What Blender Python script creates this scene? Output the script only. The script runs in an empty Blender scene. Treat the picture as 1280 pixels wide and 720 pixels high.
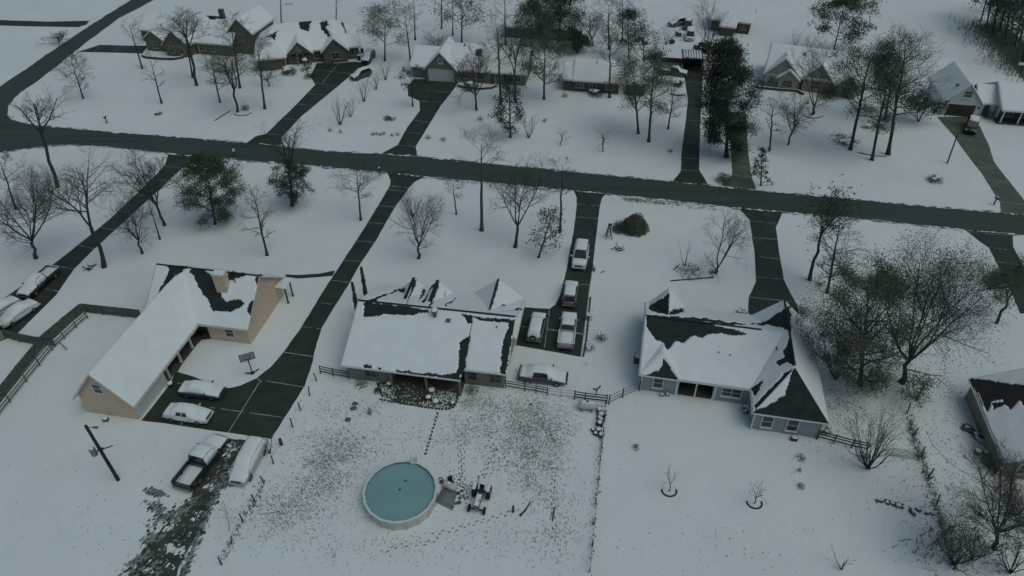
import bpy, bmesh, math, random
from mathutils import Vector, Matrix, noise
from mathutils.geometry import tessellate_polygon

# ------------------------------------------------------------------ camera, sky, light
SC = bpy.context.scene
COL = SC.collection
CAM_H = 57.0                      # metres above the snow
FPX = 890.0                       # focal length in photo pixels (1280 wide)
TH = math.atan(720.0 / FPX)       # downward pitch
ST, CT = math.sin(TH), math.cos(TH)
cam_d = bpy.data.cameras.new('camera')
cam_d.sensor_width = 36.0
cam_d.lens = 36.0 * FPX / 1280.0
cam_d.clip_start = 0.5
cam_d.clip_end = 3000.0
cam = bpy.data.objects.new('camera', cam_d)
COL.objects.link(cam)
cam.location = (0, 0, CAM_H)
cam.rotation_euler = (math.pi / 2 - TH, 0, 0)
SC.camera = cam

SUN_EL, SUN_AZ = math.radians(62), math.radians(125)
world = bpy.data.worlds.new('World')
SC.world = world
world.use_nodes = True
wn = world.node_tree
bg = wn.nodes['Background']
sky = wn.nodes.new('ShaderNodeTexSky')
sky.sky_type = 'NISHITA'
sky.sun_disc = False
sky.sun_elevation = SUN_EL
sky.sun_rotation = SUN_AZ
sky.air_density = 1.0
sky.dust_density = 4.0
sky.ozone_density = 1.0
sky.altitude = 0
tint = wn.nodes.new('ShaderNodeMix')      # the cloud deck filters the sky a little towards green-blue
tint.data_type = 'RGBA'; tint.blend_type = 'MULTIPLY'
tint.inputs['Factor'].default_value = 1.0
tint.inputs['B'].default_value = (.865, 1.03, .975, 1)
wn.links.new(sky.outputs[0], tint.inputs['A'])
wn.links.new(tint.outputs['Result'], bg.inputs[0])
bg.inputs[1].default_value = 0.09
sun_d = bpy.data.lights.new('sun', 'SUN')
sun_d.energy = 0.5
sun_d.angle = math.radians(50)
sun_d.color = (0.91, 1.0, 0.96)
sun = bpy.data.objects.new('sun', sun_d)
COL.objects.link(sun)
sun.location = (0, 0, 120)
# NISHITA: rotation 0 puts the sun towards +Y, growing clockwise
sd = Vector((math.sin(SUN_AZ) * math.cos(SUN_EL), math.cos(SUN_AZ) * math.cos(SUN_EL), math.sin(SUN_EL)))
sun.rotation_euler = (-sd).to_track_quat('-Z', 'Y').to_euler()
SC.view_settings.view_transform = 'Standard'
SC.view_settings.look = 'None'
SC.view_settings.gamma = 1.0
SC.view_settings.exposure = -0.68
SC.cycles.max_bounces = 6

ORD = ('first', 'second', 'third', 'fourth', 'fifth', 'sixth', 'seventh', 'eighth', 'ninth', 'tenth', 'eleventh', 'twelfth')
# ------------------------------------------------------------------ layout helpers
def at(px, py, z=0.0):
    """point at height z that the surveyed photo pixel looks at"""
    u = (px - 640) / FPX; v = (py - 360) / FPX
    dx, dy, dz = u, CT - v * ST, -ST - v * CT
    t = (z - CAM_H) / dz
    return Vector((dx * t, dy * t, z))
def to_px(p):
    zz = p[2] - CAM_H
    d = p[1] * CT - zz * ST; dn = -p[1] * ST - zz * CT
    return (640 + FPX * p[0] / d, 360 + FPX * dn / d)
def height_of(base, top_y):
    y = at(*base).y
    v = (top_y - 360) / FPX
    return CAM_H + (-ST - v * CT) * y / (CT - v * ST)
def zm(ox, oy, s, pts):
    return [(ox + x * s, oy + y * s) for x, y in pts]
def inpoly(x, y, poly):
    c = False; j = len(poly) - 1
    for i in range(len(poly)):
        xi, yi = poly[i]; xj, yj = poly[j]
        if (yi > y) != (yj > y) and x < (xj - xi) * (y - yi) / (yj - yi) + xi: c = not c
        j = i
    return c
def closest_on_poly(x, y, poly):
    best = None
    for i in range(len(poly)):
        ax, ay = poly[i - 1]; bx, by = poly[i]
        ux, uy = bx - ax, by - ay
        L = ux * ux + uy * uy or 1e-9
        t = max(0, min(1, ((x - ax) * ux + (y - ay) * uy) / L))
        qx, qy = ax + t * ux, ay + t * uy
        d = (qx - x) ** 2 + (qy - y) ** 2
        if best is None or d < best[0]: best = (d, qx, qy)
    return best[1], best[2], math.sqrt(best[0])

# ------------------------------------------------------------------ materials
M = {}
def mat(name, col, rough=0.8, var=0.15, scale=3.0, bump=0.0, bscale=20.0, spec=0.3, metal=0.0, trans=0.0, col2=None, stretch=None):
    m = bpy.data.materials.new(name); m.use_nodes = True
    nt = m.node_tree; N = nt.nodes; L = nt.links
    b = N['Principled BSDF']
    b.inputs['Roughness'].default_value = rough
    b.inputs['Metallic'].default_value = metal
    b.inputs['Specular IOR Level'].default_value = spec
    tc = N.new('ShaderNodeTexCoord')
    src = tc.outputs['Object']
    if stretch:
        mp = N.new('ShaderNodeMapping'); mp.inputs['Scale'].default_value = stretch
        L.new(src, mp.inputs[0]); src = mp.outputs[0]
    nz = N.new('ShaderNodeTexNoise'); nz.inputs['Scale'].default_value = scale; nz.inputs['Detail'].default_value = 5
    L.new(src, nz.inputs['Vector'])
    rp = N.new('ShaderNodeValToRGB')
    c2 = col2 if col2 else tuple(min(1, c * (1 + var)) for c in col)
    c1 = col if col2 else tuple(c * (1 - var) for c in col)
    rp.color_ramp.elements[0].position = 0.32; rp.color_ramp.elements[1].position = 0.68
    rp.color_ramp.elements[0].color = (*c1, 1); rp.color_ramp.elements[1].color = (*c2, 1)
    L.new(nz.outputs['Fac'], rp.inputs[0])
    L.new(rp.outputs[0], b.inputs['Base Color'])
    if bump:
        n2 = N.new('ShaderNodeTexNoise'); n2.inputs['Scale'].default_value = bscale; n2.inputs['Detail'].default_value = 4
        L.new(src, n2.inputs['Vector'])
        bp = N.new('ShaderNodeBump'); bp.inputs['Strength'].default_value = bump; bp.inputs['Distance'].default_value = 0.05
        L.new(n2.outputs['Fac'], bp.inputs['Height']); L.new(bp.outputs[0], b.inputs['Normal'])
    M[name] = m
    return m
mat('snow', (.80, .82, .84), .75, .03, .25, .35, .9, .25)
mat('joint_snow', (.36, .39, .385), .8, .25, 1.5)
mat('slush', (.22, .25, .245), .7, .3, 1.5)
mat('snow_roof', (.81, .83, .85), .75, .03, .6, .3, 2.0, .25)
mat('asphalt', (.064, .088, .076), .62, .13, .35, .2, 30, .35)
mat('drive', (.035, .046, .035), .55, .25, .5, .15, 14, .4)
mat('drive_pale', (.105, .118, .088), .55, .22, .5, .15, 14, .4)
mat('bare_soil', (.055, .068, .056), .85, .4, .7, .6, 8)
mat('shingle', (.025, .033, .031), .85, .22, 1.2, .5, 9)
mat('shingle_brown', (.030, .031, .029), .85, .22, 1.2, .5, 9)
mat('tan_brick', (.62, .48, .37), .85, .10, 2.5, .3, 14)
mat('olive_siding', (.27, .27, .19), .8, .12, 1.2, .15, 8, stretch=(1, 1, 6))
mat('grey_brick', (.20, .205, .175), .85, .16, 2.2, .3, 12)
mat('brown_brick', (.135, .13, .10), .85, .2, 2.2, .3, 12)
mat('pale_brick', (.31, .30, .255), .85, .1, 2.2, .3, 12)
mat('blue_siding', (.275, .318, .345), .7, .07, 1.0, .3, 5, stretch=(.2, .2, 7))
mat('dull_trim', (.30, .31, .27), .6, .08, 3)
mat('white_trim', (.62, .64, .63), .5, .05, 3)
mat('cream_trim', (.58, .53, .45), .55, .05, 3)
mat('garage_white', (.60, .62, .63), .5, .05, 2, .1, 4)
mat('garage_dark', (.06, .055, .05), .5, .1, 2)
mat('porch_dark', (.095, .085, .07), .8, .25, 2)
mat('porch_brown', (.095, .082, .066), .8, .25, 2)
mat('glass', (.035, .045, .05), .12, .3, 2, spec=.6)
mat('wood_fence', (.12, .13, .118), .85, .3, 2.5, .3, 12)
mat('wood_dark', (.055, .06, .056), .85, .25, 3)
mat('bark', (.050, .052, .048), .9, .3, 6, .6, 14, stretch=(1, 1, .3))
mat('bark_pale', (.085, .085, .078), .9, .3, 6, .6, 14, stretch=(1, 1, .3))
mat('twig', (.088, .092, .084), .9, .2, 2)
mat('leaf_dark', (.034, .052, .040), .6, .4, .8, col2=(.075, .094, .066))
mat('leaf_green', (.046, .076, .042), .65, .4, .9, col2=(.085, .118, .06))
mat('leaf_olive', (.072, .092, .064), .7, .4, .9, col2=(.13, .146, .10))
mat('leaf_brown', (.08, .082, .066), .7, .3, .9, col2=(.135, .125, .10))
mat('grass', (.235, .25, .225), .9, .4, .6)
mat('footprint', (.17, .19, .19), .9, .3, 1.0)
mat('weed', (.21, .23, .18), .9, .35, 1.2)
mat('tire', (.02, .021, .022), .8, .2, 3)
mat('rim', (.22, .22, .23), .35, .1, 3, metal=.6)
mat('car_glass', (.018, .022, .025), .1, .2, 2, spec=.6)
mat('black_plastic', (.028, .029, .030), .5, .2, 3)
mat('lamp_glass', (.55, .57, .58), .15, .05, 3, spec=.6)
mat('lamp_red', (.16, .012, .012), .25, .1, 3, spec=.6)
for nm, c in dict(paint_white=(.62, .64, .65), paint_silver=(.36, .38, .39), paint_black=(.022, .024, .027), paint_dark=(.06, .068, .075), paint_grey=(.17, .18, .19)).items():
    mat(nm, c, .28, .03, 1.0, spec=.6)
mat('pool_wall', (.52, .52, .47), .6, .16, 1.3, stretch=(1, 1, .5))
mat('pool_rim', (.66, .74, .74), .45, .04, 2)
mat('pool_liner', (.14, .27, .28), .5, .1, 2)
mat('pool_water', (.23, .395, .41), .08, .06, .35, .05, 3, spec=.5)
mat('tank_white', (.55, .56, .55), .5, .08, 2)
mat('tarp', (.16, .20, .19), .6, .15, 3, .3, 6)
mat('rock', (.11, .11, .105), .9, .3, 4, .5, 8)
mat('paver', (.07, .072, .07), .9, .3, 4)
mat('steel', (.25, .26, .26), .45, .1, 4, metal=.7)
mat('pole_wood', (.035, .033, .03), .9, .25, 5)
mat('tractor', (.16, .14, .12), .5, .2, 4)
mat('vent', (.12, .12, .12), .6, .1, 3)

def snow_ground():
    """ground snow: soft drifts, dimples, and turf that just shows through in thin places"""
    m = M['snow']; nt = m.node_tree; N = nt.nodes; L = nt.links
    b = N['Principled BSDF']; tc = N.new('ShaderNodeTexCoord'); src = tc.outputs['Object']
    def nz(scale, det, rough=.55):
        n = N.new('ShaderNodeTexNoise'); n.inputs['Scale'].default_value = scale; n.inputs['Detail'].default_value = det; n.inputs['Roughness'].default_value = rough
        L.new(src, n.inputs['Vector']); return n.outputs['Fac']
    def ramp(f, p0, p1, c0=(0, 0, 0, 1), c1=(1, 1, 1, 1)):
        r = N.new('ShaderNodeValToRGB'); r.color_ramp.elements[0].position = p0; r.color_ramp.elements[1].position = p1
        r.color_ramp.elements[0].color = c0; r.color_ramp.elements[1].color = c1; L.new(f, r.inputs[0]); return r.outputs[0]
    def mul(x, y):
        k = N.new('ShaderNodeMath'); k.operation = 'MULTIPLY'; L.new(x, k.inputs[0]); L.new(y, k.inputs[1]); return k.outputs[0]
    thin = mul(ramp(nz(5.5, 3, .7), .56, .70), ramp(nz(.09, 4), .47, .66))     # tufts, only where the cover is thin
    base = ramp(nz(.12, 5), .3, .7, (.765, .79, .80, 1), (.83, .845, .86, 1))
    mx = N.new('ShaderNodeMix'); mx.data_type = 'RGBA'
    k = N.new('ShaderNodeMath'); k.operation = 'MULTIPLY'; k.inputs[1].default_value = .42; L.new(thin, k.inputs[0])
    L.new(k.outputs[0], mx.inputs['Factor']); L.new(base, mx.inputs['A']); mx.inputs['B'].default_value = (.30, .33, .29, 1)
    L.new(mx.outputs['Result'], b.inputs['Base Color'])
    h1 = nz(.35, 3); h2 = nz(3.2, 3)
    ad = N.new('ShaderNodeMath'); ad.operation = 'MULTIPLY_ADD'; L.new(h2, ad.inputs[0]); ad.inputs[1].default_value = .22; L.new(h1, ad.inputs[2])
    bp = N.new('ShaderNodeBump'); bp.inputs['Strength'].default_value = .55; bp.inputs['Distance'].default_value = .25
    L.new(ad.outputs[0], bp.inputs['Height']); L.new(bp.outputs[0], b.inputs['Normal'])
snow_ground()
def wet_road():
    """asphalt: damp patches and two pairs of faint wheel tracks that follow the road"""
    m = M['asphalt']; nt = m.node_tree; N = nt.nodes; L = nt.links
    b = N['Principled BSDF']; tc = N.new('ShaderNodeTexCoord')
    mp = N.new('ShaderNodeMapping'); mp.inputs['Rotation'].default_value = (0, 0, math.radians(11)); mp.inputs['Scale'].default_value = (.05, .9, 1)
    L.new(tc.outputs['Object'], mp.inputs[0])
    n = N.new('ShaderNodeTexNoise'); n.inputs['Scale'].default_value = 1.0; n.inputs['Detail'].default_value = 6; n.inputs['Roughness'].default_value = .62
    L.new(mp.outputs[0], n.inputs['Vector'])
    r = N.new('ShaderNodeValToRGB'); r.color_ramp.elements[0].position = .35; r.color_ramp.elements[1].position = .7
    r.color_ramp.elements[0].color = (.042, .060, .050, 1); r.color_ramp.elements[1].color = (.064, .086, .074, 1)
    L.new(n.outputs['Fac'], r.inputs[0]); L.new(r.outputs[0], b.inputs['Base Color'])
    r2 = N.new('ShaderNodeMapRange'); r2.inputs['From Min'].default_value = .3; r2.inputs['From Max'].default_value = .7; r2.inputs['To Min'].default_value = .45; r2.inputs['To Max'].default_value = .75
    L.new(n.outputs['Fac'], r2.inputs['Value']); L.new(r2.outputs[0], b.inputs['Roughness'])
wet_road()

# ------------------------------------------------------------------ mesh builder
class MB:
    def __init__(s): s.v = []; s.f = []; s.m = []; s.mi = 0
    def face(s, pts):
        n = len(s.v); s.v.extend([tuple(p) for p in pts]); s.f.append(tuple(range(n, n + len(pts)))); s.m.append(s.mi)
    def box(s, c, d, rz=0.0, taper=1.0):
        x, y, z = c; a, b, h = d[0] / 2, d[1] / 2, d[2] / 2
        co, si = math.cos(rz), math.sin(rz)
        n = len(s.v)
        for k, sz in ((1, -h), (taper, h)):
            for sx, sy in ((-a, -b), (a, -b), (a, b), (-a, b)):
                s.v.append((x + sx * k * co - sy * k * si, y + sx * k * si + sy * k * co, z + sz))
        for q in ((0, 3, 2, 1), (4, 5, 6, 7), (0, 1, 5, 4), (1, 2, 6, 5), (2, 3, 7, 6), (3, 0, 4, 7)):
            s.f.append(tuple(n + i for i in q)); s.m.append(s.mi)
    def bar(s, p, q, w, h):
        """rectangular bar from p to q: w across, h upwards"""
        p, q = Vector(p), Vector(q); d = (q - p)
        if d.length < 1e-6: return
        d.normalize()
        up = Vector((0, 0, 1)) if abs(d.z) < .95 else Vector((0, 1, 0))
        r = d.cross(up).normalized(); u = r.cross(d).normalized()
        n = len(s.v)
        for b in (p, q):
            for i, j in ((-1, -1), (1, -1), (1, 1), (-1, 1)):
                s.v.append(tuple(b + r * (i * w / 2) + u * (j * h / 2)))
        for f in ((0, 3, 2, 1), (4, 5, 6, 7), (0, 1, 5, 4), (1, 2, 6, 5), (2, 3, 7, 6), (3, 0, 4, 7)):
            s.f.append(tuple(n + i for i in f)); s.m.append(s.mi)
    def tube(s, pts, rad, n=6, cap=True):
        pts = [Vector(p) for p in pts]
        if not hasattr(rad, '__len__'): rad = [rad] * len(pts)
        d = (pts[1] - pts[0]).normalized()
        r = d.orthogonal().normalized()
        base = len(s.v); K = len(pts)
        for i, p in enumerate(pts):
            if 0 < i < K - 1: d = (pts[i + 1] - pts[i - 1]).normalized()
            elif i == K - 1: d = (p - pts[i - 1]).normalized()
            r = (r - d * r.dot(d))
            r = r.normalized() if r.length > 1e-6 else d.orthogonal().normalized()
            b = d.cross(r)
            for k in range(n):
                a = 2 * math.pi * k / n
                s.v.append(tuple(p + (r * math.cos(a) + b * math.sin(a)) * rad[i]))
        for i in range(K - 1):
            for k in range(n):
                a0 = base + i * n + k; a1 = base + i * n + (k + 1) % n
                s.f.append((a0, a1, a1 + n, a0 + n)); s.m.append(s.mi)
        if cap:
            s.f.append(tuple(base + k for k in range(n))[::-1]); s.m.append(s.mi)
            s.f.append(tuple(base + (K - 1) * n + k for k in range(n))); s.m.append(s.mi)
    def loft(s, rings, cap=True):
        base = len(s.v); n = len(rings[0])
        for r in rings: s.v.extend([tuple(p) for p in r])
        for i in range(len(rings) - 1):
            for k in range(n):
                a0 = base + i * n + k; a1 = base + i * n + (k + 1) % n
                s.f.append((a0, a1, a1 + n, a0 + n)); s.m.append(s.mi)
        if cap:
            s.f.append(tuple(base + k for k in range(n))[::-1]); s.m.append(s.mi)
            s.f.append(tuple(base + (len(rings) - 1) * n + k for k in range(n))); s.m.append(s.mi)
    def blob(s, c, r, seed=0, amp=.2, nu=10, nv=7, freq=1.2):
        """lumpy ellipsoid, for shrub hearts, rocks and snow caps"""
        base = len(s.v)
        for j in range(nv + 1):
            ph = math.pi * j / nv
            for i in range(nu):
                th = 2 * math.pi * i / nu
                d = Vector((math.sin(ph) * math.cos(th), math.sin(ph) * math.sin(th), math.cos(ph)))
                k = 1 + amp * noise.noise(d * freq + Vector((seed * 7.3, seed * 3.1, 0)))
                s.v.append((c[0] + d.x * r[0] * k, c[1] + d.y * r[1] * k, c[2] + d.z * r[2] * k))
        for j in range(nv):
            for i in range(nu):
                a = base + j * nu + i; b = base + j * nu + (i + 1) % nu
                s.f.append((a, a + nu, b + nu, b)); s.m.append(s.mi)
    def build(s, name, mats, parent=None, smooth=False):
        me = bpy.data.meshes.new(name)
        me.from_pydata(s.v, [], s.f)
        if not isinstance(mats, (list, tuple)): mats = [mats]
        for m in mats: me.materials.append(M[m] if isinstance(m, str) else m)
        if len(mats) > 1: me.polygons.foreach_set('material_index', s.m)
        if smooth: me.polygons.foreach_set('use_smooth', [True] * len(s.f))
        me.update()
        o = bpy.data.objects.new(name, me)
        COL.objects.link(o)
        if parent: o.parent = parent
        return o
def tag(o, label=None, cat=None, group=None, kind=None):
    if label: o['label'] = label
    if cat: o['category'] = cat
    if group: o['group'] = group
    if kind: o['kind'] = kind
    return o
def thing(name, loc, rz, label, cat, group=None):
    o = bpy.data.objects.new(name, None)
    o.empty_display_size = .3
    COL.objects.link(o); o.location = loc; o.rotation_euler = (0, 0, rz)
    return tag(o, label, cat, group)
def copy_thing(o, parent=None):
    c = o.copy(); COL.objects.link(c)
    if parent: c.parent = parent
    for ch in list(o.children): copy_thing(ch, c)
    return c

# ------------------------------------------------------------------ ground and paving
def sheet(name, polys, z, m, ragged=0.0, step=0.6, seed=0):
    """flat sheets from outlines given in photo pixels, with a naturally ragged snow edge"""
    bm = bmesh.new()
    rnd = random.Random(seed)
    for poly in polys:
        w = [at(*p) for p in poly]
        out = []
        for i in range(len(w)):
            a, b = w[i], w[(i + 1) % len(w)]
            d = (b - a); n = max(1, int(d.length / step)) if ragged else 1
            nn = Vector((-d.y, d.x, 0)).normalized() if d.length > 1e-6 else Vector()
            for k in range(n):
                p = a + d * (k / n)
                if ragged:
                    q = p * .5
                    e = noise.noise(Vector((q.x * 1.7, q.y * 1.7, seed))) * .7 + noise.noise(Vector((q.x * .45, q.y * .45, seed + 9))) * .8
                    p = p + nn * e * ragged
                out.append(bm.verts.new((p.x, p.y, z)))
        bm.verts.index_update()
        for tri in tessellate_polygon([[Vector(v.co) for v in out]]):
            try: bm.faces.new([out[i] for i in tri])
            except ValueError: pass
    bm.normal_update()
    for f in bm.faces:
        if f.normal.z < 0: f.normal_flip()
    me = bpy.data.meshes.new(name); bm.to_mesh(me); bm.free()
    me.materials.append(M[m])
    o = bpy.data.objects.new(name, me); COL.objects.link(o)
    return o
g = MB()
NX, NY = 130, 110
for j in range(NY + 1):
    for i in range(NX + 1):
        x = -650 + 1300 * i / NX; y = -150 + 1100 * j / NY
        g.v.append((x, y, 0))
for j in range(NY):
    for i in range(NX):
        a = j * (NX + 1) + i
        g.f.append((a, a + 1, a + NX + 2, a + NX + 1)); g.m.append(0)
tag(g.build('ground', 'snow'), kind='structure')

ROAD_TOP = [(-260, 190), (-120, 168), (0, 108), (103, 38), (160, 2), (205, -30), (245, -30), (200, -4), (150, 22), (112, 50), (55, 95), (22, 119), (10, 133), (9, 143), (16, 150), (40, 156), (130, 164), (308, 178), (400, 188), (521, 195), (640, 207), (842, 227), (960, 239), (1057, 248), (1172, 259), (1280, 268), (1500, 290)]
ROAD_BOT = [(1500, 320), (1280, 294), (1205, 287), (1110, 277), (979, 265), (922, 260), (757, 242), (640, 231), (531, 221), (472, 215), (400, 208), (320, 202), (210, 192), (140, 184), (95, 181), (70, 182), (30, 186), (0, 191), (-120, 225), (-260, 270)]
tag(sheet('road', [ROAD_TOP + ROAD_BOT], .006, 'asphalt', .26, .35, 3), kind='structure')

def drive(polys, m='drive', joints=(), w=.10, seed=1, ragged=.07):
    o = tag(sheet('driveway', polys, .011, m, ragged, .5, seed), kind='structure')
    if joints:
        mb = MB()
        rnd = random.Random(seed)
        for a, b in joints:
            p, q = at(*a, .016), at(*b, .016)
            L = (q - p).length; n = max(1, int(L / .6)); d = (q - p) / n
            s = Vector((-d.y, d.x, 0)).normalized()
            for k in range(n):
                if rnd.random() < .06: continue
                ww = w * rnd.uniform(.5, 1.2)
                p0 = p + d * k; p1 = p0 + d
                mb.face((p0 - s * ww / 2, p1 - s * ww / 2, p1 + s * ww / 2, p0 + s * ww / 2))
        mb.build('snow_joint', 'joint_snow', o)
    return o
D1L = [(484, 215), (488, 226), (487, 232), (473, 257), (460, 278), (444.5, 302), (429, 326), (413, 350), (395, 379), (376, 410), (354, 441), (338, 459), (320, 473), (300, 482), (286, 485), (262, 479), (240, 470), (222, 465), (236, 440), (252, 425), (275, 421), (274, 412), (250, 408), (236, 428), (213, 480), (176, 526)]
D1R = [(205, 529), (285, 541), (339, 549), (356, 522), (381, 482), (391, 452), (393, 440), (402, 410), (421, 379), (437, 354), (452, 327), (469, 302.5), (482, 279), (495, 257), (506, 243), (511, 235), (519, 227), (531, 221), (510, 214)]
drive([D1L + D1R], 'drive', [((487, 232), (510, 235)), ((485, 237), (507, 239)), ((473, 257), (495, 259)), ((460, 278), (482, 280)), ((445, 301), (469, 303)), ((429, 325), (452, 327)), ((413, 350), (437, 353)), ((395, 378), (421, 381)), ((376, 408), (402, 411)), ((354, 440), (393, 446)), ((326, 475), (381, 484)), ((262, 509), (355, 522)), ((326, 475), (285, 541)), ((320, 472), (327, 477)), ((230, 524), (226, 531)), ((222, 479), (233, 480))], seed=5)
drive([[(357, 343), (372, 344), (400, 342), (419, 338), (416, 345), (398, 346.5), (372, 348), (357, 346)]], seed=11)
drive([[(717, 238), (721, 247), (721, 255), (717, 290), (707.5, 340), (701, 366), (694, 381), (687, 386), (652, 384), (645, 406), (641, 431), (726, 446), (737, 360), (741, 335), (750, 256), (753, 247), (758, 242), (740, 238)]], 'drive',
      [((721, 255), (750, 257)), ((719, 271), (748, 273)), ((711, 312), (743, 314)), ((706, 354), (737, 356)), ((687, 386), (680, 439)), ((645, 407), (731, 418)), ((684, 411), (731, 417)), ((726, 446), (737, 360)), ((737, 360), (741, 335))], seed=6)
drive([[(922, 259), (937, 275), (943, 315), (945, 352), (936, 371), (935, 386), (936, 409), (1000, 409), (997, 382), (988, 366), (980, 350), (974, 315), (970, 284), (979, 264), (950, 261)]], 'drive',
      [((937, 276), (970, 279)), ((940, 297), (971, 299)), ((943, 320), (975, 324)), ((944, 346), (979, 349)), ((936, 371), (990, 377)), ((936, 398), (952, 400)), ((988, 366), (997, 382))], seed=7)
drive([[(851, 214), (841, 227), (862, 230), (886, 232), (874, 212), (874, 190), (876, 145), (878, 110), (880, 76), (853, 76), (856, 100), (860, 125), (856, 160), (852, 190)]], 'drive',
      [((851, 212), (874, 214)), ((852, 197), (874, 199)), ((855, 178), (875, 180)), ((857, 150), (876, 151)), ((859, 128), (877, 129)), ((857, 102), (878, 103))], seed=8)
drive([[(915, 218), (902, 232), (925, 236), (946, 238), (940, 222), (935, 190), (934, 165), (932, 140), (910, 140), (912, 175), (914, 190)]], 'drive_pale',
      [((915, 218), (940, 222)), ((914, 199), (936, 202)), ((912, 178), (935, 180))], seed=9)
drive([[(1171, 146), (1194, 172), (1206, 190), (1227, 217), (1250, 253), (1251, 266), (1290, 270), (1290, 262), (1280, 250), (1242, 202), (1237, 184), (1226, 160), (1216, 146)]], 'drive_pale',
      [((1180, 160), (1199, 163)), ((1196, 172), (1236, 178)), ((1206, 190), (1238, 194)), ((1221, 208), (1249, 212)), ((1231, 224), (1260, 228)), ((1250, 252), (1283, 256)), ((1207, 154), (1212, 164))], seed=10)
drive([[(1205, 286), (1222, 300), (1236, 310), (1250, 337), (1265, 366), (1275, 392), (1300, 392), (1300, 350), (1280, 333), (1266, 308), (1266, 293), (1235, 289)]], 'drive',
      [((1212, 290), (1265, 295)), ((1236, 309), (1266, 313)), ((1247, 327), (1276, 331))], seed=12)
drive([[(211, 191), (206, 207), (172, 241), (135, 276), (66, 331), (10, 369), (-40, 402), (-60, 425), (-20, 436), (22, 417), (47, 392), (70, 369), (92, 337), (117, 312), (185, 250), (210, 227), (227, 211), (245, 203), (260, 197), (235, 193)]], 'drive',
      [((206, 207), (227, 210)), ((193, 224), (210, 226)), ((170, 243), (185, 246)), ((147, 263), (168, 267)), ((125, 284), (146, 288)), ((97, 306), (118, 311)), ((66, 332), (94, 336)), ((56, 361), (73, 364))], seed=13)
drive([[(320, 170), (308, 179), (330, 182), (351, 185), (352, 172), (377, 145), (415, 114), (440, 93), (462, 80), (445, 77), (420, 79), (396, 79), (388, 95), (394, 106), (371, 130), (333, 167)]], 'drive',
      [((333, 167), (352, 169)), ((354, 148), (374, 150)), ((372, 130), (392, 132)), ((386, 117), (408, 119)), ((395, 104), (424, 107)), ((395, 87), (440, 92)), ((422, 80), (403, 103))], seed=14)
drive([[(497, 181), (477, 192), (500, 195), (522, 197), (520, 183), (551, 132), (567, 112), (572, 104), (571, 99), (517, 99), (510, 107), (510, 120), (524, 126), (525, 138), (510, 158)]], 'drive',
      [((497, 181), (520, 183)), ((507, 165), (528, 167)), ((516, 150), (539, 153)), ((524, 126), (552, 128)), ((533, 112), (567, 116))], seed=15)
drive([[(97, 65), (125, 56), (160, 57), (185, 57), (178, 67), (150, 66)]], 'drive', [((119, 64), (128, 56)), ((140, 64), (152, 58))], seed=16)
drive([[(-60, 22), (0, 25), (60, 27), (112, 26), (108, 31), (98, 34), (40, 33), (0, 32), (-60, 33)]], 'drive', seed=17)

def patch(name, blobs, m, z, seed, n=26, amp=.35, rot=0.0):
    """irregular bare patches melted through the snow: (px, py, metres across, metres deep)"""
    mb = MB()
    for k, (px, py, rx, ry) in enumerate(blobs):
        c = at(px, py, z + k * .00012)
        ring = []
        for i in range(n):
            a = 2 * math.pi * i / n
            r = 1 + amp * noise.noise(Vector((math.cos(a) * 1.5 + k * 5.1, math.sin(a) * 1.5, seed))) * 2 + .18 * noise.noise(Vector((math.cos(a) * 6, math.sin(a) * 6 + k, seed + 4)))
            lx, ly = math.cos(a) * rx * r, math.sin(a) * ry * r
            ring.append(c + Vector((lx * math.cos(rot) - ly * math.sin(rot), lx * math.sin(rot) + ly * math.cos(rot), 0)))
        for i in range(n): mb.face((c, ring[i], ring[(i + 1) % n]))
    o = mb.build(name, m)
    return tag(o, kind='structure')
tag(sheet('path', [[(282, 546), (311, 550), (300, 566), (292, 580), (284, 594), (277, 604), (272, 620), (262, 636), (250, 656), (238, 680), (226, 706), (214, 735), (150, 735), (168, 708), (180, 686), (198, 666), (215, 650), (230, 632), (240, 618), (243, 606), (256, 590), (266, 572)]], .008, 'bare_soil', .5, .3, 21), kind='structure')
rs = random.Random(77)
# slush and bare turf where the track's edge breaks up: many small streaks lying along the track
def streaks(lines, lo, hi, z, m, name, seed, el=2.2, rot=58):
    pb = []
    for (x0, y0, x1, y1, n, sp) in lines:
        for _ in range(n):
            t_ = rs.random()
            r_ = lo + (hi - lo) * rs.random() ** 2.5
            pb.append((x0 + (x1 - x0) * t_ + rs.gauss(0, sp), y0 + (y1 - y0) * t_ + rs.gauss(0, sp * .5), r_ * rs.uniform(1, el), r_))
    return patch(name, pb, m, z, seed, 12, .42, math.radians(rot))
EDGE = ((188, 628, 215, 652, 110, 5), (180, 678, 205, 668, 60, 5), (198, 645, 185, 685, 45, 5), (272, 607, 284, 600, 90, 7), (186, 612, 204, 620, 60, 4), (215, 650, 245, 622, 110, 5), (262, 634, 236, 700, 90, 3), (165, 702, 200, 690, 36, 4), (282, 590, 262, 634, 90, 3), (160, 725, 175, 695, 60, 5), (236, 700, 226, 725, 40, 3))
streaks(EDGE, .03, .17, .0105, 'bare_soil', 'bare_ground', 3, 2.0)
streaks(((266, 612, 274, 600, 110, 6), (212, 684, 226, 690, 60, 5), (240, 650, 256, 640, 20, 3), (206, 664, 232, 640, 22, 4), (190, 704, 236, 668, 20, 6), (284, 570, 292, 556, 40, 4), (176, 716, 220, 705, 20, 6)), .03, .17, .028, 'snow', 'snow_clump', 6, 2.0)
streaks(EDGE + ((250, 630, 215, 690, 40, 8), (276, 596, 300, 552, 70, 5), (200, 700, 190, 720, 50, 8)), .03, .13, .042, 'slush', 'slush', 9)
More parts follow.
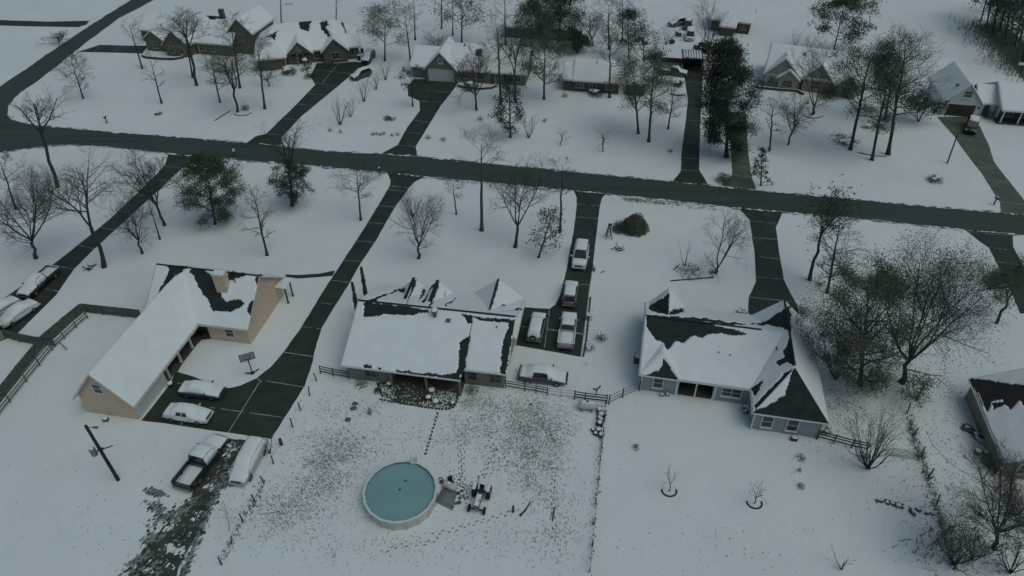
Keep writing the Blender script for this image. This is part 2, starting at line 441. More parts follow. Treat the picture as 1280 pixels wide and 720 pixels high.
def verge(pts, n, sp):
    q = []
    for a, b in zip(pts, pts[1:]):
        if b[0] < -60 or a[0] > 1330: continue
        q.append((a[0], a[1], b[0], b[1], max(2, int(n * math.hypot(b[0] - a[0], b[1] - a[1]) / 100)), sp))
    return q
# crumbs of snow and slush pushed along the road edges
streaks(verge(ROAD_TOP[13:], 34, 1.0) + verge(ROAD_BOT[::-1], 34, 1.0), .04, .22, .017, 'slush', 'slush', 12, 4.5, -9)
streaks(verge(ROAD_TOP[13:], 22, .7) + verge(ROAD_BOT[::-1], 22, .7), .04, .2, .07, 'snow', 'snow_clump', 13, 4.0, -9)

# ------------------------------------------------------------------ houses
class House:
    def __init__(s, o, ang, label, wall_m, roof_m, name='house', cat='house', bare=(), group=None, cell=.10, trim='white_trim', snow_t=.09, seed=0):
        s.t = thing(name, (o[0], o[1], 0), math.radians(ang), label, cat, group)
        s.mw = Matrix.Translation((o[0], o[1], 0)) @ Matrix.Rotation(math.radians(ang), 4, 'Z')
        s.wall_m, s.roof_m, s.trim = wall_m, roof_m, trim
        s.walls = MB(); s.roof = MB(); s.snow = MB(); s.gut = MB()
        s.bare = list(bare); s.cell = cell; s.st = snow_t; s.seed = seed
    def W(s, u0, u1, v0, v1, h):
        s.walls.box(((u0 + u1) / 2, (v0 + v1) / 2, h / 2), (u1 - u0, v1 - v0, h))
    def plane(s, pts, bare=True, snow=True, th=.14, inset=.05):
        """one roof plane: a shingled slab and the snow lying on it"""
        P = [Vector(p) for p in pts]
        n = Vector()
        for i in range(len(P)):
            n += (P[i] - P[0]).cross(P[(i + 1) % len(P)] - P[0])
        n.normalize()
        if n.z < 0: P.reverse(); n = -n
        K = len(P); b = len(s.roof.v)
        for p in P: s.roof.v.append(tuple(p))
        for p in P: s.roof.v.append(tuple(p - Vector((0, 0, th))))
        s.roof.f.append(tuple(b + i for i in range(K))); s.roof.m.append(0)
        s.roof.f.append(tuple(b + K + i for i in range(K))[::-1]); s.roof.m.append(0)
        for i in range(K):
            j = (i + 1) % K
            s.roof.f.append((b + i, b + K + i, b + K + j, b + j)); s.roof.m.append(0)
        if not snow: return
        e1 = Vector((0, 0, 1)).cross(n)
        e1 = e1.normalized() if e1.length > 1e-4 else Vector((1, 0, 0))
        e2 = n.cross(e1).normalized()
        o = P[0]
        q = [((p - o).dot(e1), (p - o).dot(e2)) for p in P]
        x0 = min(a for a, _ in q); x1 = max(a for a, _ in q); y0 = min(c for _, c in q); y1 = max(c for _, c in q)
        nx = max(2, round((x1 - x0) / s.cell)); ny = max(2, round((y1 - y0) / s.cell))
        dx, dy = (x1 - x0) / nx, (y1 - y0) / ny
        V = {}
        def gp(i, j):
            k = (i, j)
            if k not in V:
                x, y = x0 + i * dx, y0 + j * dy
                ins = inpoly(x, y, q)
                cx, cy, d = closest_on_poly(x, y, q)
                if not ins: x, y = cx, cy
                V[k] = [x, y, ins, d]
            return V[k]
        keep = {}
        for i in range(nx):
            for j in range(ny):
                cx, cy = x0 + (i + .5) * dx, y0 + (j + .5) * dy
                if not (inpoly(cx, cy, q) or any(gp(i + a, j + c)[2] and gp(i + a, j + c)[3] > 1e-4 for a in (0, 1) for c in (0, 1))): continue
                ok = True
                if bare and s.bare:
                    w = s.mw @ (o + e1 * cx + e2 * cy)
                    px, py = to_px(w)
                    # the melt line wanders by a decimetre or three
                    j1 = noise.noise(Vector((cx * 1.3, cy * 1.3, s.seed))) * 2.0 + noise.noise(Vector((cx * 4.5, cy * 4.5, s.seed + 5))) * .8
                    j2 = noise.noise(Vector((cx * 1.3, cy * 1.3, s.seed + 11))) * 2.0 + noise.noise(Vector((cx * 4.5, cy * 4.5, s.seed + 17))) * .8
                    for poly in s.bare:
                        if isinstance(poly, tuple):
                            if (poly[1] == 'S' and n.y > -.2) or (poly[1] == 'W' and n.x > -.2) or (poly[1] == 'N' and n.y < .2) or (poly[1] == 'E' and n.x < .2): continue
                            poly = poly[0]
                        if inpoly(px + j1, py + j2, poly): ok = False; break
                if ok: keep[(i, j)] = 1
        vid = {}
        def vert(i, j):
            if (i, j) in vid: return vid[(i, j)]
            x, y, ins, d = gp(i, j)
            full = all((i - a, j - c) in keep for a in (0, 1) for c in (0, 1))
            t = s.st * (1 + .35 * noise.noise(Vector((x * .9, y * .9, s.seed + 3))))
            if not full: t *= .3
            p = o + e1 * x + e2 * y + n * t
            vid[(i, j)] = len(s.snow.v); s.snow.v.append(tuple(p))
            return vid[(i, j)]
        bid = {}
        def bvert(i, j):
            if (i, j) not in bid:
                x, y, _, _ = gp(i, j)
                bid[(i, j)] = len(s.snow.v); s.snow.v.append(tuple(o + e1 * x + e2 * y - n * .004))
            return bid[(i, j)]
        for (i, j) in keep:
            s.snow.f.append((vert(i, j), vert(i + 1, j), vert(i + 1, j + 1), vert(i, j + 1))); s.snow.m.append(0)
            for (di, dj, a, c) in ((-1, 0, (0, 1), (0, 0)), (1, 0, (1, 0), (1, 1)), (0, -1, (0, 0), (1, 0)), (0, 1, (1, 1), (0, 1))):
                if (i + di, j + dj) not in keep:
                    A = (i + a[0], j + a[1]); C = (i + c[0], j + c[1])
                    s.snow.f.append((vert(*C), vert(*A), bvert(*A), bvert(*C))); s.snow.m.append(0)
    def wing(s, ax, a0, a1, c, hw, ez, rz, oh=.45, ro=.35, h0=0.0, h1=0.0, gable=(True, True), walls=True, cut=(None, None)):
        """gabled or hipped wing; ridge along ax ('u' or 'v'); h0/h1 = hip run at each end"""
        k = (rz - ez) / hw
        zo = ez - k * oh
        A0, A1 = a0 - (ro if not h0 else oh), a1 + (ro if not h1 else oh)
        R0, R1 = (a0 + h0 if h0 else A0), (a1 - h1 if h1 else A1)
        def pt(a, b, z): return (a, b, z) if ax == 'u' else (b, a, z)
        lift = .16
        for sg in (-1, 1):
            b = c + sg * (hw + oh)
            s.plane([pt(A0, b, zo + lift), pt(A1, b, zo + lift), pt(R1, c, rz + lift), pt(R0, c, rz + lift)])
            s.gut.bar(pt(A0, b + sg * .05, zo + lift - .1), pt(A1, b + sg * .05, zo + lift - .1), .1, .13)
        for hh, A, R, first in ((h0, A0, R0, 0), (h1, A1, R1, 1)):
            sg = 1 if first else -1
            if hh:
                s.plane([pt(A, c - hw - oh, zo + lift), pt(A, c + hw + oh, zo + lift), pt(R, c, rz + lift)])
                s.gut.bar(pt(A + sg * .05, c - hw - oh, zo + lift - .1), pt(A + sg * .05, c + hw + oh, zo + lift - .1), .1, .13)
            else:
                for q in (-1, 1):
                    s.gut.bar(pt(A + sg * .03, c + q * (hw + oh), zo + lift - .1), pt(A + sg * .03, c, rz + lift - .1), .06, .17)
                if gable[first]:
                    a = a1 if first else a0
                    n = len(s.walls.v)
                    for da in (0, -.2 * sg):
                        s.walls.v += [pt(a + da, c - hw, ez - .02), pt(a + da, c + hw, ez - .02), pt(a + da, c, rz - .02)]
                    s.walls.f += [(n, n + 1, n + 2), (n + 5, n + 4, n + 3), (n, n + 3, n + 4, n + 1), (n + 1, n + 4, n + 5, n + 2), (n + 2, n + 5, n + 3, n)]
                    s.walls.m += [0] * 5
        if walls:
            if ax == 'u': s.W(a0, a1, c - hw, c + hw, ez)
            else: s.W(c - hw, c + hw, a0, a1, ez)
    def opening(s, name, p, rz, w, h, pane='glass', frame='white_trim', mull=True, label=None, sill=True, fw=.1, depth=.06):
        """window, door or garage door on a wall: p = centre on the wall, rz = facing (local degrees)"""
        a = math.radians(rz)
        nx, ny = math.cos(a), math.sin(a); tx, ty = -ny, nx
        m = MB()
        m.box((p[0] + nx * .02, p[1] + ny * .02, p[2]), (.05, w, h), a)
        if name == 'garage_door':
            for q in range(1, 4):
                m.box((p[0] + nx * .05, p[1] + ny * .05, p[2] - h / 2 + h * q / 4), (.02, w, .03), a)
        o = m.build(name, pane, s.t)
        f = MB()
        for sg in (-1, 1):
            f.box((p[0] + nx * .045 + tx * sg * (w / 2 + fw / 2), p[1] + ny * .045 + ty * sg * (w / 2 + fw / 2), p[2]), (.1, fw, h + 2 * fw), a)
        f.box((p[0] + nx * .045, p[1] + ny * .045, p[2] + h / 2 + fw / 2), (.1, w, fw), a)
        if name == 'window':
            f.box((p[0] + nx * .045, p[1] + ny * .045, p[2] - h / 2 - fw / 2), (.1, w, fw), a)
            f.box((p[0] + nx * .05, p[1] + ny * .05, p[2]), (.05, w, .05), a)
            if mull: f.box((p[0] + nx * .052, p[1] + ny * .052, p[2]), (.05, .06, h), a)
        f.build('frame', frame, o)
        if name == 'window' and sill:
            q = MB(); q.box((p[0] + nx * .1, p[1] + ny * .1, p[2] - h / 2 - fw - .03), (.22, w + 2 * fw, .06), a); q.build('sill', frame, o)
        if name == 'door':
            q = MB(); q.box((p[0] + nx * .08 + tx * w * .38, p[1] + ny * .08 + ty * w * .38, p[2] - .05), (.08, .06, .06), a); q.build('handle', 'steel', o)
        return o
    def post(s, u, v, h, w=.16, m='white_trim'):
        q = MB(); q.box((u, v, h / 2), (w, w, h)); q.box((u, v, .1), (w + .08, w + .08, .2)); return q.build('porch_post', m, s.t)
    def pipe(s, u, v, z, r=.06, h=.5):
        q = MB(); q.tube([(u, v, z - .3), (u, v, z + h)], r, 8); q.tube([(u, v, z + h), (u, v, z + h + .06)], r * 1.6, 8)
        return q.build('vent_pipe', 'vent', s.rf)
    def boxvent(s, u, v, z):
        q = MB(); q.box((u, v, z + .1), (.35, .35, .3)); q.box((u, v, z + .28), (.5, .5, .06)); return q.build('roof_vent', 'vent', s.rf)
    def done(s):
        s.walls.build('wall', s.wall_m, s.t)
        s.rf = s.roof.build('roof', s.roof_m, s.t)
        s.gut.build('gutter', s.trim, s.rf)
        if s.snow.f: s.snow.build('roof_snow', 'snow_roof', s.rf, smooth=True)
        return s

# the tan brick house with a long wing, lower left
Z1 = (190, 315, 180 / 997)
H1 = House((-41.5, 49.3), -10, 'tan brick L-shaped house with a long snowy garage wing, left of centre', 'tan_brick', 'shingle', bare=[
    zm(*Z1, [(78, 66), (265, 88), (160, 170), (48, 285), (92, 190), (120, 118)]),
    zm(*Z1, [(262, 128), (300, 105), (350, 112), (405, 155), (455, 210), (480, 310), (510, 340), (590, 330), (645, 355), (610, 390), (540, 412), (430, 408), (395, 350), (340, 270)]),
    zm(*Z1, [(518, 150), (560, 130), (680, 150), (600, 180), (560, 200), (530, 195)]),
    zm(*Z1, [(735, 150), (775, 142), (740, 250), (715, 190)]),
    zm(*Z1, [(722, 325), (700, 400), (680, 455), (658, 420), (675, 350)])], seed=1, trim='cream_trim')
h = H1
h.wing('v', 0, 17.2, 0, 2.95, 2.75, 6.35, oh=.45, gable=(True, False), walls=False)
h.wing('u', -3.0, 9.2, 17.2, 4.6, 2.7, 6.35, oh=.4, walls=False)
h.W(-2.95, 2.95, 0, 5.4, 2.75)          # garage
h.W(-2.95, 1.5, 5.4, 12.6, 2.75)        # recessed behind the porch
h.W(-3.0, 4.2, 13.6, 21.8, 2.7); h.W(4.2, 9.2, 12.6, 21.8, 2.7)
h.done()
for v in (6.0, 8.4, 10.8): h.post(2.85, v, 2.45, .2, 'cream_trim')
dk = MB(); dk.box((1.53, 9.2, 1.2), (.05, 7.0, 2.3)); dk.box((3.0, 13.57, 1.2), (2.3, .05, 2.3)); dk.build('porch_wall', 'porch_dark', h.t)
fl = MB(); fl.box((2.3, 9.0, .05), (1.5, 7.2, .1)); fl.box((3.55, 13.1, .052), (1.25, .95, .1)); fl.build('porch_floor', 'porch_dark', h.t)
h.opening('window', (-.2, 0, 4.1), -90, .9, 1.2, frame='white_trim', mull=False)
h.opening('window', (6.9, 12.6, 1.5), -90, .95, 1.25, frame='white_trim', mull=False)
h.opening('garage_door', (2.95, 2.6, 1.15), 0, 4.7, 2.2, 'garage_white')
h.opening('door', (1.56, 7.3, 1.05), 0, .95, 2.05, 'porch_brown', 'cream_trim')
h.opening('window', (1.56, 9.6, 1.35), 0, 1.3, 1.2, frame='cream_trim')
q = MB(); q.box((5.6, 15.7, 6.0), (1.35, .85, 3.0)); q.box((5.6, 15.7, 7.5), (1.5, 1.0, .15)); ch = q.build('chimney', 'tan_brick', h.rf)
q = MB(); q.box((5.6, 15.7, 7.62), (1.3, .8, .1)); q.build('snow_cap', 'snow_roof', ch)
rc = MB(); rc.bar((-3.3, 17.2, 6.58), (9.5, 17.2, 6.58), .2, .07); rc.build('ridge_cap', 'shingle', h.rf)
h.pipe(6.9, 16.3, 5.8); h.pipe(7.3, 14.6, 4.4, .05, .35); h.pipe(-.3, 15.9, 6.3, .05, .3); h.pipe(-1.4, 14.8, 4.9, .05, .3)
# back porch corner past the east gable
q = MB(); q.box((9.9, 21.0, 2.45), (1.3, 1.8, .12)); q.build('porch_roof', 'snow_roof', h.t)
h.post(10.4, 20.3, 2.4, .14, 'wood_dark'); h.post(10.4, 21.7, 2.4, .14, 'wood_dark')

# the brick ranch in the middle
Z2 = (390, 330, .2778); Z2b = (430, 335, .1181); Z2c = (560, 335, .1181)
H2 = House((-17.87, 54.65), -9, 'grey-brown brick ranch house with covered back patio above the round pool', 'grey_brick', 'shingle', bare=[
    zm(*Z2, [(236, 172), (400, 188), (525, 208), (525, 222), (480, 224), (430, 232), (330, 228), (290, 236), (234, 236)]),
    zm(*Z2, [(660, 226), (720, 232), (720, 268), (696, 268), (690, 242)]), zm(*Z2, [(720, 236), (790, 242), (895, 250), (895, 262), (830, 262), (760, 252)]),
    zm(*Z2, [(888, 252), (912, 252), (888, 400), (872, 495), (846, 490), (852, 400), (866, 320), (882, 290)]),
    zm(*Z2, [(712, 325), (686, 470), (665, 505), (655, 490), (662, 440), (660, 400), (668, 350), (690, 333)]),
    zm(*Z2, [(230, 457), (270, 457), (268, 471), (235, 469)]), zm(*Z2, [(290, 464), (315, 466), (308, 478)]),
    zm(*Z2, [(370, 476), (480, 490), (600, 498), (664, 490), (668, 526), (540, 508), (390, 490)]),
    zm(*Z2b, [(245, 350), (400, 282), (490, 262), (580, 212), (660, 225), (645, 268), (570, 245), (400, 312), (340, 350)]),
    zm(*Z2b, [(698, 150), (785, 108), (720, 260), (660, 395), (650, 390), (720, 220)]),
    zm(*Z2b, [(850, 205), (862, 262), (800, 340), (770, 375), (810, 300)]),
    zm(*Z2b, [(930, 175), (1022, 135), (965, 290), (905, 430), (890, 425), (950, 250), (970, 190), (930, 220), (850, 375), (820, 368), (880, 280)]),
    zm(*Z2b, [(1085, 230), (1070, 310), (1040, 360)]),
    zm(*Z2c, [(258, 218), (280, 178), (400, 128), (550, 94), (545, 118), (400, 165), (300, 220)]),
    zm(*Z2c, [(550, 105), (460, 435), (410, 455), (440, 425), (522, 118)]),
    zm(*Z2c, [(528, 418), (580, 392), (638, 390), (600, 412)]), zm(*Z2c, [(455, 465), (775, 426), (782, 440), (600, 462)]), zm(*Z2c, [(-60, 410), (0, 362), (100, 305), (30, 375)])], seed=2)
h = H2
LFT = .16
def slab(pts, **k): h.plane([(a, b, c + LFT) for a, b, c in pts], **k)
RZ, RV = 5.5, 6.55
# ridge, patio side: the left two thirds reach further out over the patio
slab([(-.4, RV, RZ), (12.75, RV, RZ), (12.75, -.75, 2.42), (-.4, -.6, 2.42)])
slab([(12.75, RV, RZ - .012), (17.4, RV, RZ - .012), (17.4, .75, 2.5), (12.75, .75, 2.5)])
slab([(-.4, RV, RZ), (17.4, RV, RZ), (17.4, 13.5, 2.45), (-.4, 13.5, 2.45)])
q = MB()
q.face([(12.752, RV, RZ + .1), (12.752, -.75, 2.56), (12.752, -.75, 2.3), (12.752, .75, 2.3)]); q.build('roof_cheek', 'shingle', h.t)
for (c, hw, a1, ez, rz, ro) in ((4.4, 1.6, 12.4, 3.0, 4.6, .25), (7.3, 1.6, 12.4, 3.0, 4.6, .25), (14.4, 2.9, 13.2, 2.6, 4.95, .35)):
    h.wing('v', RV + .25, a1, c, hw, ez, rz, oh=.25, ro=ro, walls=False, gable=(False, True))
    h.W(c - hw, c + hw, 12.0, a1, ez)
h.W(0, 4.9, 0, 12.9, 2.45); h.W(4.9, 12.7, 2.3, 12.85, 2.45); h.W(12.7, 17.0, 1.2, 13.0, 2.45)
for u, sg in ((-.02, -1), (17.0, 1)):
    n = len(h.walls.v)
    for da in (0, -.2 * sg): h.walls.v += [(u + da, 0.0 if sg < 0 else 1.2, 2.44), (u + da, 13.0, 2.44), (u + da, RV, RZ - .05)]
    h.walls.f += [(n, n + 1, n + 2), (n + 5, n + 4, n + 3), (n, n + 3, n + 4, n + 1), (n + 1, n + 4, n + 5, n + 2), (n + 2, n + 5, n + 3, n)]; h.walls.m += [0] * 5
h.gut.bar((-.4, -.66, 2.52), (12.75, -.81, 2.52), .1, .16); h.gut.bar((12.8, .69, 2.6), (17.4, .69, 2.6), .1, .14)
h.gut.bar((-.43, RV, RZ + .05), (-.43, -.6, 2.47), .06, .15); h.gut.bar((17.43, RV, RZ + .05), (17.43, .75, 2.55), .06, .15); h.gut.bar((-.43, RV, RZ + .05), (-.43, 13.5, 2.5), .06, .15); h.gut.bar((17.43, RV, RZ + .05), (17.43, 13.5, 2.5), .06, .15)
h.done()
rc = MB(); rc.bar((-.4, RV, RZ + .27), (17.4, RV, RZ + .27), .22, .06)
for c_, v0_, v1_, z_, w_ in ((4.4, 8.6, 12.6, 4.6, .34), (7.3, 8.6, 12.6, 4.6, .34), (14.4, 8.0, 13.5, 4.95, .22)): rc.bar((c_ - .08, v0_, z_ + .25), (c_ - .08, v1_, z_ + .25), w_, .08)
rc.build('ridge_cap', 'shingle', h.rf)
for u in (5.0, 8.9, 12.55): h.post(u, -.5, 2.35, .22, 'grey_brick')
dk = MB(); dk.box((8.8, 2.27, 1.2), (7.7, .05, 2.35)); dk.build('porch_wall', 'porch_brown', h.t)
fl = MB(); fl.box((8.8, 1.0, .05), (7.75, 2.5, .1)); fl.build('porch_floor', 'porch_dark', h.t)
h.opening('window', (2.6, 0, 1.45), -90, 1.2, 1.2, frame='grey_brick')
h.opening('window', (13.6, 1.2, 1.45), -90, .9, 1.2, frame='grey_brick', mull=False)
h.opening('window', (16.1, 1.2, 1.45), -90, 1.2, 1.2, frame='grey_brick')
h.opening('door', (9.6, 2.23, 1.05), -90, 1.8, 2.05, 'glass', 'white_trim')
h.opening('window', (6.9, 2.23, 1.45), -90, 1.3, 1.1, frame='white_trim')
h.opening('window', (17.0, 5.0, 1.45), 0, .9, 1.1, frame='cream_trim', mull=False)
h.opening('garage_door', (17.0, 9.4, 1.1), 0, 4.8, 2.15, 'olive_siding', 'cream_trim')
q = MB(); q.tube([(8.6, 5.7, 4.9), (8.6, 5.7, 6.1)], .22, 10); q.tube([(8.6, 5.7, 6.1), (8.6, 5.7, 6.2)], .4, 10); ch = q.build('flue', 'vent', h.rf)
q = MB(); q.blob((8.6, 5.7, 6.28), (.38, .38, .14)); q.build('snow_cap', 'snow_roof', ch, True)
h.boxvent(10.2, 5.3, 5.05); h.pipe(15.6, 5.2, 4.9, .05, .3)

# the blue-grey house, right of centre
Z3 = (780, 350, .2917)
H3 = House((13.85, 52.98), -11, 'blue-grey clapboard house with dark bare shingles and white window frames', 'blue_siding', 'shingle', bare=[
    zm(*Z3, [(98, 150), (190, 156), (330, 178), (500, 222), (530, 232), (460, 236), (380, 228), (330, 246), (300, 240), (255, 265), (215, 270), (185, 302), (170, 272), (130, 252), (98, 195)]),
    zm(*Z3, [(168, 335), (245, 445), (90, 420), (100, 405), (150, 385), (165, 360)]),
    zm(*Z3, [(105, 110), (195, 60), (190, 152), (112, 132)]), zm(*Z3, [(195, 132), (255, 122), (258, 138), (190, 153)]),
    zm(*Z3, [(190, 156), (350, 163), (450, 182), (540, 190), (450, 196), (330, 178)]),
    (zm(*Z3, [(718, 235), (735, 372), (700, 357), (666, 364), (650, 352), (690, 330), (680, 308), (700, 276)]), 'W'),
    (zm(*Z3, [(718, 378), (722, 402), (640, 480), (568, 555), (552, 540), (640, 450)]), 'W'),
    (zm(*Z3, [(735, 355), (900, 640), (530, 580), (560, 555), (600, 548), (650, 520), (690, 490), (708, 430), (720, 395)]), 'S'),
    zm(*Z3, [(598, 425), (565, 500), (540, 470)]),
    zm(*Z3, [(520, 190), (640, 196), (690, 212), (718, 226), (712, 108), (600, 180)])], seed=3)
h = H3
h.wing('u', 0, 14.6, 5.6, 5.6, 2.75, 5.6, oh=.4, walls=False, gable=(True, False))
h.wing('v', -3.25, 10.4, 14.65, 3.25, 2.9, 6.0, oh=.35, h0=3.3, walls=False, gable=(False, True))
h.wing('v', -.05, 5.6, 1.85, 1.85, 2.85, 4.35, oh=.38, h0=1.6, walls=False, gable=(False, False))
h.wing('v', 5.6, 11.3, 2.2, 2.1, 2.55, 5.1, oh=.3, walls=False, gable=(False, True))
h.W(0, 3.75, 0, 11.2, 2.75); h.W(3.75, 7.7, 2.2, 11.19, 2.75); h.W(7.7, 11.4, 0, 11.18, 2.75); h.W(11.4, 17.9, -3.25, 10.4, 2.9)

h.done()
for u in (3.85, 5.75, 7.6): h.post(u, .08, 2.5, .14)
cb = MB()
for u, v in ((0, 0), (11.35, 0), (17.95, -3.28), (11.38, -3.28), (3.72, -.02), (7.74, -.02)): cb.box((u, v, 1.27), (.14, .14, 2.5))
cb.build('corner_board', 'white_trim', h.t)
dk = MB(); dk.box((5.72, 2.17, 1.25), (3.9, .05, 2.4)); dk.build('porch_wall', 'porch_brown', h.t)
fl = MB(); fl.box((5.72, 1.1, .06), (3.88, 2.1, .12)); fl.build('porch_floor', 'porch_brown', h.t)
bm_ = MB(); bm_.box((5.72, .06, 2.42), (3.9, .14, .22)); bm_.build('porch_beam', 'white_trim', h.t)
h.opening('window', (1.75, 0, 1.45), -90, .95, 1.35, mull=False)
h.opening('window', (9.35, 0, 1.5), -90, 1.9, 1.1)
h.opening('window', (12.75, -3.25, 1.4), -90, 1.0, 1.5, mull=False)
h.opening('window', (15.2, -3.25, 1.4), -90, 1.0, 1.5, mull=False)
h.opening('door', (6.6, 2.14, 1.05), -90, .95, 2.05, 'glass')
h.opening('window', (4.7, 2.14, 1.45), -90, .9, 1.1)
h.opening('window', (11.4, -1.6, 1.5), 180, .8, 1.1, mull=False)
h.boxvent(13.6, 3.6, 4.9); h.pipe(7.6, 2.7, 4.15, .05, .3); h.pipe(8.8, 2.6, 4.1, .05, .3); h.pipe(16.4, -1.9, 3.6, .07, .25)
rc = MB(); rc.bar((-.3, 5.6, 5.83), (11.9, 5.6, 5.83), .22, .06); rc.bar((14.65, .3, 6.24), (14.65, 10.7, 6.24), .2, .06); rc.build('ridge_cap', 'shingle', h.rf)

# the olive house cut by the right edge
Z4 = (1180, 440, .25)
H4 = House((46.5, 41.8), -11, 'olive-walled house with half-bare dark roof, cut by the right edge', 'olive_siding', 'shingle_brown', bare=[
    zm(*Z4, [(120, 130), (400, 168), (520, 190), (520, 290), (400, 275), (375, 240), (350, 268), (330, 290), (290, 238), (240, 245), (215, 305), (160, 200)]),
    zm(*Z4, [(240, 250), (330, 250), (330, 280), (300, 262), (250, 290)])], seed=4)
h = H4
h.wing('v', 0, 10.2, 5.2, 5.2, 2.5, 5.4, oh=.4)
h.wing('u', 5.3, 16, 6.2, 3.6, 2.5, 5.2, oh=.4)
h.done()
h.opening('window', (1.9, 0, 1.5), -90, 1.1, 1.2, frame='cream_trim'); h.opening('window', (5.2, 0, 1.5), -90, 1.1, 1.2, frame='cream_trim')
cb = MB()
for v in (0, 10.2): cb.box((0, v, 1.25), (.16, .16, 2.5))
cb.build('corner_board', 'cream_trim', h.t)
lad = MB(); lad.bar((-.25, 8.4, 2.62), (-.25, 6.6, 2.62), .05, .2); lad.build('downspout', 'white_trim', h.t)

# houses across the road
h = House((-79, 151.3), -12, 'brown brick house with a big snowy roof at upper left, beyond bare trees', 'brown_brick', 'shingle', cell=.3, trim='cream_trim', bare=[[(246, 0), (300, 0), (280, 24), (262, 24)]], seed=5)
h.wing('u', 4, 20, 6.5, 5, 2.8, 6.4, h0=4, gable=(False, True)); h.wing('v', -.8, 6, 8.4, 2.6, 2.8, 5.4, gable=(True, False))
h.wing('u', -4.5, 5, 9.5, 3.5, 2.7, 5.0, gable=(True, False)); h.wing('v', 1, 6, 2.2, 2.2, 2.7, 4.4, gable=(True, False)); h.wing('v', 3.5, 13, 21.5, 2.6, 4.8, 7.4)
h.done()
for u, v in ((7.3, -.8), (9.6, -.8)): h.opening('window', (u, v, 1.5), -90, 1.0, 1.4, frame='dull_trim')
for u in (13, 15.5): h.opening('window', (u, 1.5, 1.5), -90, 1.2, 1.3, frame='dull_trim')
h.opening('window', (21.5, 3.5, 3.4), -90, 1.0, 1.3, frame='dull_trim'); h.opening('window', (2.2, 1, 1.4), -90, 1.2, 1.2, frame='dull_trim'); h.opening('door', (11.6, 1.5, 1.05), -90, 1, 2.05, 'porch_brown')
q = MB(); q.box((15, 8.5, 6.6), (1.0, .8, 1.6)); q.build('chimney', 'brown_brick', h.rf)

Z6 = (310, 20, .1528)
h = House((-51.9, 142.1), 14, 'brick house with three small front gables behind a car-filled driveway, upper left', 'brown_brick', 'shingle', cell=.25, bare=[
    zm(*Z6, [(405, 42), (450, 30), (515, 32), (495, 122), (440, 118), (415, 70)]), zm(*Z6, [(580, 50), (660, 42), (640, 100), (680, 165), (655, 175), (605, 110)]), zm(*Z6, [(755, 42), (775, 42), (815, 150), (785, 110)]),
    zm(*Z6, [(150, 170), (240, 125), (215, 190), (190, 180)])], seed=6)
h.wing('u', 0, 20.5, 6.2, 5.4, 2.8, 6.6, h0=4.2, h1=4.2); h.wing('v', -1.5, 5, 2.7, 2.7, 2.8, 5.3, h0=2.2, gable=(False, False))
h.wing('v', -.4, 5, 8.4, 2.3, 2.8, 5.0, gable=(True, False), walls=False); h.wing('v', -.6, 5, 15.6, 2.4, 2.8, 5.1, gable=(True, False))
h.done()
h.opening('window', (8.4, -.4, 3.6), -90, .6, .7, frame='dull_trim')
h.opening('garage_door', (5.42, .1, 1.15), 0, 2.6, 2.2, 'garage_white')
for u in (6.4, 7.8, 9.1, 10.4): h.post(u, -.2, 2.7, .2, 'brown_brick')
for u in (7.2, 9.7): h.opening('window', (u, .8, 1.4), -90, 1.0, 1.5, frame='dull_trim')
h.opening('door', (8.45, .8, 1.05), -90, 1.0, 2.1, 'porch_brown')
h.opening('window', (12.1, .8, 1.5), -90, 1.4, 1.2, frame='dull_trim'); h.opening('window', (15.6, -.6, 1.5), -90, 1.6, 1.2, frame='dull_trim'); h.opening('window', (19.0, .8, 1.5), -90, 1.0, 1.2, frame='dull_trim')
h.boxvent(14, 9.5, 5.4)

h = House((-16.4, 136.0), -9.5, 'grey brick house with a wide garage gable facing the road, upper centre', 'grey_brick', 'shingle', cell=.25, seed=7)
h.wing('v', 0, 8, 2.45, 3.0, 2.7, 5.9, gable=(True, False)); h.wing('u', 3, 19.2, 5.2, 4.6, 2.6, 5.9, gable=(False, True)); h.wing('u', -3.8, 1, 5.0, 3.8, 2.5, 5.0, gable=(True, False))
h.done()
h.opening('garage_door', (2.45, 0, 1.2), -90, 4.9, 2.3, 'garage_white'); h.opening('window', (2.45, 0, 4.2), -90, .8, .9, 'vent')
for u in (7.2, 10.2, 15.5, 17.6): h.opening('window', (u, .6, 1.5), -90, 1.1, 1.2, frame='dull_trim')
h.opening('door', (12.6, .6, 1.05), -90, 1, 2.05, 'porch_brown')
q = MB(); q.box((9.5, 3.4, 5.0), (1.1, 1.0, 1.1)); q.build('dormer', 'brown_brick', h.rf)
h.boxvent(15.8, 3.2, 4.8); h.pipe(6.4, 4.6, 5.6, .12, .5)

h = House((9.9, 131.3), -9.6, 'long low brown ranch house half hidden by leafy trees, upper centre', 'porch_brown', 'shingle', cell=.25, seed=8)
h.wing('u', 2.0, 15.5, 3.8, 3.8, 2.5, 4.9, oh=.5); h.wing('u', 0, 2.1, 3.6, 3.5, 2.45, 4.3, oh=.45, gable=(True, False))
h.done()
for u in (3.2, 5.6, 8.8, 13.4): h.opening('window', (u, 0, 1.45), -90, 1.4, 1.1, frame='dull_trim')
h.opening('door', (11.2, 0, 1.05), -90, 1, 2.05, 'garage_white')
h.pipe(6, 3, 4.6, .08, .4)

